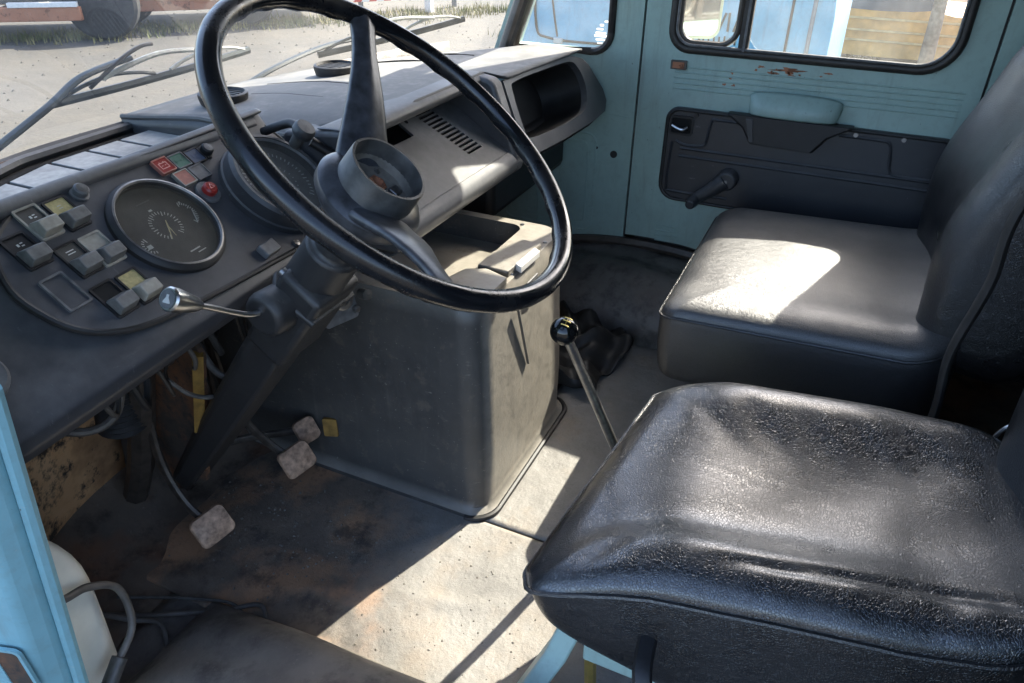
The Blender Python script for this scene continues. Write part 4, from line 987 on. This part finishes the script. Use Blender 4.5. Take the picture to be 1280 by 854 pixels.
qbl = bezier_loop([(-.285, .0), (-.305, .16), (-.302, .36), (-.28, .56), (-.18, .68), (.0, .70), (.18, .68), (.28, .56), (.302, .36), (.305, .16), (.285, .0), (.17, -.05), (-.17, -.05)], 5)
def qbd(x, y): return .025*math.exp(-(((abs(x)-.23)/.06)**2))*(1 if y < .5 else .4)-.012*math.exp(-((x/.12)**2))+.045*math.exp(-((y-.22)/.17)**2)
cushion(qbl, [(.86, -.15, 0), (.96, -.145, 0), (1, -.12, 0), (1.005, -.06, 0), (1.0, -.02, .5), (.985, .004, 1), (.95, .018, 1), (.88, .026, 1)], qbd, QB, 8).obj('backrest', 'leather_side', ps_, sub=2)
MB().box((.16, -.27, 0), (.70, .20, .24)).obj('seat_box', 'black', ps_, .01)
# belt between the seats
belt = thing('seat_belt', 'black seat belt strap hanging between the two seats', 'seat belt', (.05, -.24, .02))
bp = spline([(.012, -.24, .33), (.012, -.238, .40), (.01, -.230, .50), (.0, -.246, .64), (-.005, -.249, .78), (-.02, -.33, 1.05), (-.03, -.5, 1.3)], 8)
MB().tube(bp, .013, 10, True, (1.1, .6)).obj('strap', 'rubber', belt)
MB().box((.0, -.27, .0), (.025, -.21, .34)).obj('anchor', 'black', belt, .006)
cable('seat_wire', [(-.13, -.30, .33), (-.10, -.309, .418), (-.10, -.345, .47), (-.12, -.44, .54)], .0035, 'chrome', 'thin bare metal rod behind the driver seat cushion', 'rod')
# crumpled black mat in the passenger footwell
def crump(u, v):
    x = .27+u*.40; y = .46+v*.30
    z = .03+.05*math.sin(3.1*v)*math.sin(2.6*u+.3)+.016*math.sin(13*u+5*v)+.013*math.sin(21*v-9*u)+.008*math.sin(31*u+17*v)
    return (x+.02*math.sin(9*v), y+.02*math.sin(8*u), z*(1 if .02 < u < .98 else .5))
tag(MB().grid(crump, 40, 34).obj('crumpled_mat', 'rubber', None, solid=.004), 'crumpled black rubber mat in the passenger footwell', 'mat')

# ------------------------------------------------------------------ washer bottle
wb = thing('washer_bottle', 'yellowed white plastic fluid bottle behind the door pillar', 'bottle', (-.86, .93, .1))
bo = rrect(-.05, -.075, .05, .075, .03, 6)
b = MB(); rr = []
for s, z, dx in ((.8, .03, 0), (.98, .035, 0), (1, .06, 0), (1, .22, .004), (.97, .27, .006), (.80, .32, .0), (.55, .355, -.01), (.4, .365, -.012), (.38, .40, -.012)):
    rr.append([(-.885+x*s+dx, .955+y*s, z+.02) for x, y in bo])
b.rings(rr); b.obj('body', 'bottle', wb, sub=1)
MB().cyl((-.897, .955, .41), (-.897, .955, .445), .026, seg=20).obj('cap', 'rubber', wb, .003)
MB().tube(spline([(-.94, .90, .34), (-.905, .865, .305), (-.855, .87, .28), (-.815, .87, .235), (-.825, .85, .175), (-.865, .845, .14)], 7), .006, 10).obj('hose', 'cable', wb)
MB().cyl((-.862, .846, .142), (-.895, .84, .118), .012, seg=14).obj('hose_fitting', 'hub_grey', wb)

# ------------------------------------------------------------------ wipers
def wiper(label, arm, blade, spoiler):
    t = thing('windscreen_wiper', label, 'wiper', arm[0], 'wipers on the windscreen')
    MB().tube(spline(arm, 6), [.013]*3+[.009]*100 if False else .0085, 8, True, (1.3, .7)).obj('arm', 'wiper_metal', t)
    a, b2 = V(blade[0]), V(blade[1]); d = b2-a
    bl = MB().tube([a+d*(i/10)-V((0, 0, .004*math.sin(math.pi*i/10))) for i in range(11)], .0055, 6, True, (1, 1.6)).obj('blade', 'wiper_metal', t)
    for i, (p, q) in enumerate(((.04, .46), (.54, .97))):
        m = (p+q)/2
        MB().tube(spline([a+d*p+V((0, 0, .004)), a+d*(p+.08)+V((0, .0, .016)), a+d*m+V((0, 0, .024)), a+d*(q-.08)+V((0, 0, .016)), a+d*q+V((0, 0, .004))], 4), .004, 6).obj('claw', ('wiper_metal', 'wiper_bright')[i], bl)
    MB().tube(spline([a+d*.22+V((0, 0, .022)), a+d*.5+V((0, 0, .042)), a+d*.78+V((0, 0, .022))], 5), .0055, 6).obj('bridge', 'wiper_bright', bl)
    if spoiler:
        MB().tube(spline([a+d*.16+V((0, 0, .01)), a+d*.30+V((0, -.01, .05)), a+d*.40+V((0, -.01, .066)), a+d*.46+V((0, -.01, .066))], 5), .004, 6).obj('pipe', 'black', bl)
wiper('dark windscreen wiper in front of the switches side of the dashboard', [(-.60, 1.40, .69), (-.448, 1.405, .747), (-.325, 1.405, .795), (-.24, 1.41, .83), (-.12, 1.41, .846)], [(-.318, 1.408, .795), (.228, 1.408, .806)], True)
wiper('pale windscreen wiper in front of the passenger half of the dashboard', [(.10, 1.41, .70), (.235, 1.37, .755), (.42, 1.33, .79), (.55, 1.28, .80)], [(.40, 1.335, .772), (.80, 1.11, .826)], False)

# ------------------------------------------------------------------ door mirror outside
mr = thing('door_mirror', 'tall rectangular door mirror outside the passenger vent window', 'mirror', (1.15, .5, .78))
mu = V((.42, -.91, .0)).normalized(); mn = V((-.91, -.42, 0)).normalized()
MF = frame((1.14, .51, .94), mu, (0, 0, 1), mu.cross(V((0, 0, 1))))
MB().plate(rrect(-.075, -.17, .075, .17, .03), (), -.02, .0, MF).obj('housing', 'mirror_back', mr, .006)
MB().plate(rrect(-.066, -.161, .066, .161, .026), (), .0004, .002, MF).obj('mirror_glass', 'mirror_glass', mr)
MB().tube([(1.145, .52, .6), (1.15, .52, 1.2)], .009, 8).obj('mirror_arm', 'black', mr)
MB().tube([(.94, .60, .62), (1.145, .52, .62)], .009, 8).obj('mirror_arm', 'black', mr)
# sticker on the quarter glass
stk = thing('window_sticker', 'small white sticker in the corner of the quarter window', 'sticker', (WX+.015, .73, .80))
for i, (y, z, w, h) in enumerate(((.728, .822, .006, .006), (.733, .811, .010, .005), (.730, .801, .016, .005), (.730, .793, .019, .006), (.730, .783, .014, .005), (.731, .774, .008, .004), (.715, .832, .006, .005))):
    MB().plate(rrect(y-w, z-h/2, y+w, z+h/2, .002, 2), (), WX+.0145, WX+.0155, RIGHT).obj('sticker_piece', 'sticker_film', stk)

# ------------------------------------------------------------------ outside: blue van alongside
van = thing('blue_van', 'light blue van with white ribbed rear parked beside the truck', 'van', (4.0, 1.3, GZ))
vx = 3.4
def vbody():
    P = smooth2([(.36, -.45), (.36, 1.6), (.45, 1.78), (1.1, 1.82), (1.9, 1.78), (2.02, 1.2), (2.06, .5), (2.10, .1), (2.08, -.45)], 4)
    return MB().plate(P, (), vx, vx+1.75, RIGHT).obj('body', 'van_blue', van, .05, 3)
vbody()
def vgap(pts, r=.008): MB().tube(spline([(vx-.002, y, z) for y, z in pts], 5), r, 6).obj('panel_gap', 'seal', van)
vgap([(.47, -.4), (.47, .5), (.46, 1.5)]); vgap([(2.0, .78), (1.985, .40), (1.90, .33), (1.60, .32), (1.05, .34), (.95, .40)]); vgap([(1.93, .9), (1.88, .55), (1.84, .34)], .006)
MB().box((vx-.02, 1.80, .30), (vx-.002, 1.86, .335)).obj('door_handle', 'far_silver', van, .006)
MB().tube(spline([(vx+.1, 2.20, .12), (vx-.05, 2.17, .12), (vx-.08, 2.0, .12), (vx-.03, 1.84, .12)], 5), .11, 12).obj('bumper_corner', 'grey_trim', van, .02)
MB().box((vx-.012, 1.25, .55), (vx-.002, 1.3, 1.4)).obj('trim_strip', 'far_silver', van)
MB().box((vx-.004, .9, .85), (vx+.01, 1.8, 1.5)).obj('side_window', 'far_glass', van, .02)
for y in (.62, 1.86): MB().lathe([(.05, -.1), (.30, -.1), (.33, -.06), (.33, .06), (.30, .1), (.05, .1)], frame((vx+.12, y-.1, GZ+.33), (0, 1, 0), (0, 0, 1), (1, 0, 0)), 28, True, True).obj('tyre', 'tyre', van)
# dark lettering strokes on the van side
for q in ((.80, .50, .012, .10, 0), (.865, .50, .012, .10, 0), (.835, .50, .012, .10, 18), (.755, .50, .012, .10, 14), (.725, .50, .012, .10, -14), (.742, .475, .03, .012, 0)):
    m = Matrix.Translation((0, q[0], q[1])) @ Matrix.Rotation(R(q[4]), 4, 'X')
    MB().box((vx-.006, -q[2]/2, -q[3]/2), (vx-.002, q[2]/2, q[3]/2), m).obj('letter_stroke', 'seal', van)
for i in range(9):
    y = .93-.03*i; hh = (.04, .05, .035)[i % 3]; MB().box((vx-.006, y-.005, .40-hh/2), (vx-.002, y+.005, .40+hh/2)).obj('letter_stroke', 'seal', van)
# white ribbed rear
rear = MB().box((vx-.01, .345, -.40), (vx+1.6, .368, 1.65)).obj('rear_panel', 'van_white', van, .01)
for k in range(9):
    x = vx+.04+.18*k; MB().box((x, .325, -.25), (x+.10, .346, 1.6)).obj('rear_rib', 'van_white', van, .008)
MB().box((vx-.005, .332, -.33), (vx+1.58, .346, -.27)).obj('rear_bar', 'van_white', van, .006)

# ------------------------------------------------------------------ outside: scrapyard behind the door window
car = thing('orange_car', 'old orange car wreck with round dark window in the yard', 'car', (9.4, .1, GZ))
cx = 9.0
prof = smooth2([(-1.6, -.52), (-1.62, -.22), (-1.3, -.08), (-.55, -.04), (-.32, .30), (.35, .34), (.75, .0), (1.35, -.08), (1.5, -.25), (1.48, -.52)], 4)
MB().plate(prof, (), cx, cx+1.5, RIGHT).obj('body', 'far_orange', car, .06, 3)
MB().plate(smooth2([(-.48, -.02), (-.28, .25), (.30, .28), (.58, -.02)], 4), (), cx-.006, cx+.02, RIGHT).obj('side_window', 'far_glass', car)
for z in (-.14, -.27, -.38): MB().box((cx-.02, -1.5, z-.012), (cx+.0, 1.4, z+.012)).obj('trim_strip', 'timber', car, .005)
for y in (-1.05, 1.0):
    MB().lathe([(.04, -.09), (.26, -.09), (.29, -.05), (.29, .05), (.26, .09), (.04, .09)], frame((cx+.08, y, GZ+.29), (0, 1, 0), (0, 0, 1), (1, 0, 0)), 28, True, True).obj('tyre', 'tyre', car)
car2 = thing('silver_car', 'pale silver car parked behind the bare tree in the yard', 'car', (11.5, -1.7, GZ))
prof2 = [(y*1.05-1.9, z-.02) for y, z in prof]
MB().plate(prof2, (), 11.0, 12.5, RIGHT).obj('body', 'far_silver', car2, .06, 3)
MB().plate([(y*1.05-1.9, z-.02) for y, z in smooth2([(-.48, -.02), (-.28, .25), (.30, .28), (.58, -.02)], 4)], (), 10.99, 11.02, RIGHT).obj('side_window', 'far_glass', car2)
for y in (-3.0, -.85):
    MB().lathe([(.04, -.09), (.26, -.09), (.29, -.05), (.29, .05), (.26, .09), (.04, .09)], frame((11.08, y, GZ+.29), (0, 1, 0), (0, 0, 1), (1, 0, 0)), 24, True, True).obj('tyre', 'tyre', car2)
for k in range(5):
    x = 7.9+.12*k; y0 = -.55+random.uniform(-.1, .1)
    tag(MB().box((0, -.9, 0), (.10, .9, .07), Matrix.Translation((x, y0+.2, GZ+.02+.072*(k % 2))) @ Matrix.Rotation(R(random.uniform(-4, 4)), 4, 'Z')).obj('timber_beam', 'timber', None, .006), 'weathered timber beam lying on the ground before the orange car', 'beam', 'beams before the orange car')
def tree(loc, h, label, seed):
    rnd = random.Random(seed); t = thing('bare_tree', label, 'tree', loc)
    P = [V(loc)+V((0, 0, -.05)), V(loc)+V((.03, .02, h*.3)), V(loc)+V((-.02, .05, h*.6)), V(loc)+V((.05, -.03, h))]
    sp = spline(P, 5); MB().tube(sp, [.09*(1-.75*i/(len(sp)-1)) for i in range(len(sp))], 10).obj('trunk', 'bark', t)
    b = MB()
    def limb(p, d, L, r, lev):
        q = [p]; dd = d
        for k in range(4):
            dd = (dd+V((rnd.uniform(-.3, .3), rnd.uniform(-.3, .3), rnd.uniform(-.05, .25)))).normalized(); q.append(q[-1]+dd*L/4)
        b.tube(q, [r*(1-.17*i) for i in range(5)], 5)
        if lev:
            for k in range(3): limb(q[rnd.choice((2, 3, 4))], (dd+V((rnd.uniform(-.9, .9), rnd.uniform(-.9, .9), rnd.uniform(-.2, .6)))).normalized(), L*.62, r*.55, lev-1)
    for k in range(14):
        i = rnd.randrange(4, len(sp)); a = rnd.uniform(0, 6.28)
        limb(sp[i], V((math.cos(a), math.sin(a), .5)).normalized(), h*.28, .03, 2)
    b.obj('branches', 'bark', t)
tree((8.6, -.52, GZ), 3.2, 'bare branching tree standing between the orange and silver cars', 3)

# ------------------------------------------------------------------ outside: through the windscreen
def trailer(o, d, L, label, wheel_at, white):
    o = V(o); d = V((d[0], d[1], 0)).normalized(); n = V((d.y, -d.x, 0)); 
    if n.y < 0: n = -n                                     # n points away from the truck
    F = frame((o.x, o.y, GZ), d, n, (0, 0, 1)); t = thing('flatbed_trailer', label, 'trailer', (o.x, o.y, GZ), 'trailers parked across the yard')
    MB().box((0, 0, .27), (L, .12, .44), F).obj('side_rail', 'rusty', t, .01)
    MB().box((white[0], -.02, .44), (white[1], .06, .50), F).obj('white_strip', 'white_paint', t, .006)
    MB().box((0, 1.7, .27), (L, 1.82, .44), F).obj('side_rail', 'rusty', t, .01)
    MB().box((-.2, .12, .48), (L+.2, 1.75, .58), F).obj('deck', 'pillar_brown', t)
    for k in range(6): MB().box((L*k/6, .12, .30), (L*k/6+.1, 1.7, .42), F).obj('cross_member', 'pillar_brown', t)
    for y in (.22, 1.5):
        for w in wheel_at:
            MB().lathe([(.08, -.14), (.42, -.14), (.46, -.10), (.46, .10), (.42, .14), (.08, .14)], F @ frame((w, y, .46), (1, 0, 0), (0, 0, 1), (0, 1, 0)), 30, True, True).obj('tyre', 'tyre', t)
    MB().box((.2, .3, .6), (L, 1.6, 1.5), F).obj('load', 'rusty', t, .04)
trailer((4.2, 12.05), (.61, -.79), 3.05, 'rusty flatbed trailer with short white strip, beyond the wiper', (3.28, .9), (2.2, 3.03))
trailer((6.86, 9.72), (.72, -.70), 2.8, 'rusty flatbed trailer with long white strip, beyond the steering wheel', (1.6,), (1.0, 2.7))
bar = thing('striped_barrier', 'low red and white striped barrier board at the yard edge', 'barrier', (10.6, 7.5, GZ))
bd = V((.78, -.62, 0)).normalized(); BF = frame((10.0, 8.1, GZ), bd, (-bd.y, bd.x, 0), (0, 0, 1))
for k in range(14):
    b = MB(); x = .13*k
    b.rings([[(x+s, y, .16), (x+.13+s*1, y, .16), (x+.13+.10, y, .28), (x+.10, y, .28)] for s, y in ((0, 0), (0, .03))], True, True, True, BF)
    b.obj('stripe', ('red_paint', 'white_paint')[k % 2], bar)
for x in (.1, 1.8): MB().box((x, .03, 0), (x+.07, .09, .34), BF).obj('post', 'grey_trim', bar)
tag(MB().box((10.55, 6.95, GZ), (10.67, 7.07, .6)).obj('marker_post', 'white_paint', None, .01), 'pale upright post beside the striped barrier', 'post')
# grass and weeds along the yard edge
gb_ = MB()
def tuft(x, y, n, h):
    for k in range(n):
        px, py = x+random.gauss(0, .10), y+random.gauss(0, .10); a = random.uniform(0, 6.28); w = .008; hh = h*random.uniform(.5, 1.2); l = random.uniform(0, .07)
        v = gb_.verts([(px-w*math.sin(a), py+w*math.cos(a), GZ-.01), (px+w*math.sin(a), py-w*math.cos(a), GZ-.01), (px+l*math.cos(a), py+l*math.sin(a), GZ+hh)]); gb_.face(v)
for i in range(420):
    f = random.random(); p = V((3.6, 12.2, 0)).lerp(V((12.6, 5.2, 0)), f); tuft(p.x+random.gauss(0, .28), p.y+random.gauss(0, .28), 14, .10)
for i in range(160): tuft(random.uniform(5, 16), random.uniform(12, 18), 12, .16)
for i in range(150): tuft(random.uniform(9, 15), random.uniform(-4, 5), 14, .12)
kind(gb_.obj('grass', 'grass_blade'), 'stuff')['label'] = 'dry grass and weeds along the yard edge'
# loose stones
st_ = MB()
for i in range(900):
    x, y = random.uniform(1.5, 12), random.uniform(2.2, 11); r = random.uniform(.008, .028)
    P = [(x+r*random.uniform(.7, 1.2)*math.cos(k*1.257), y+r*random.uniform(.7, 1.2)*math.sin(k*1.257), GZ-.002) for k in range(5)]
    vs = st_.verts(P); tp_ = st_.b.verts.new((x, y, GZ+r*.7))
    for k in range(5): st_.face([vs[k], vs[(k+1) % 5], tp_])
kind(st_.obj('gravel', 'ground'), 'stuff')['label'] = 'loose stones scattered over the dirt yard'

# grit and crumbs trodden into the driver's floor
gr_ = MB(); rg = random.Random(11)
for i in range(700):
    x, y = rg.uniform(-.62, -.25), rg.uniform(.30, 1.15)
    if rg.random() < .35: x, y = rg.gauss(-.45, .08), rg.gauss(.85, .12)
    if not (-.64 < x < -.26 and .28 < y < 1.2): continue
    r = rg.choice((.0012, .0016, .0022, .0035)); z = fz(x, y)*min(1, 8*(1-(x+.66)/.421)+.15)+.0015
    P = [(x+r*rg.uniform(.6, 1.3)*math.cos(k*1.257), y+r*rg.uniform(.6, 1.3)*math.sin(k*1.257), z) for k in range(5)]
    vs = gr_.verts(P); tp_ = gr_.b.verts.new((x+r*.2, y, z+r*.8))
    for k in range(5): gr_.face([vs[k], vs[(k+1) % 5], tp_])
kind(gr_.obj('grit', 'hub_dust'), 'stuff')['label'] = 'grit and crumbs trodden into the driver floor'
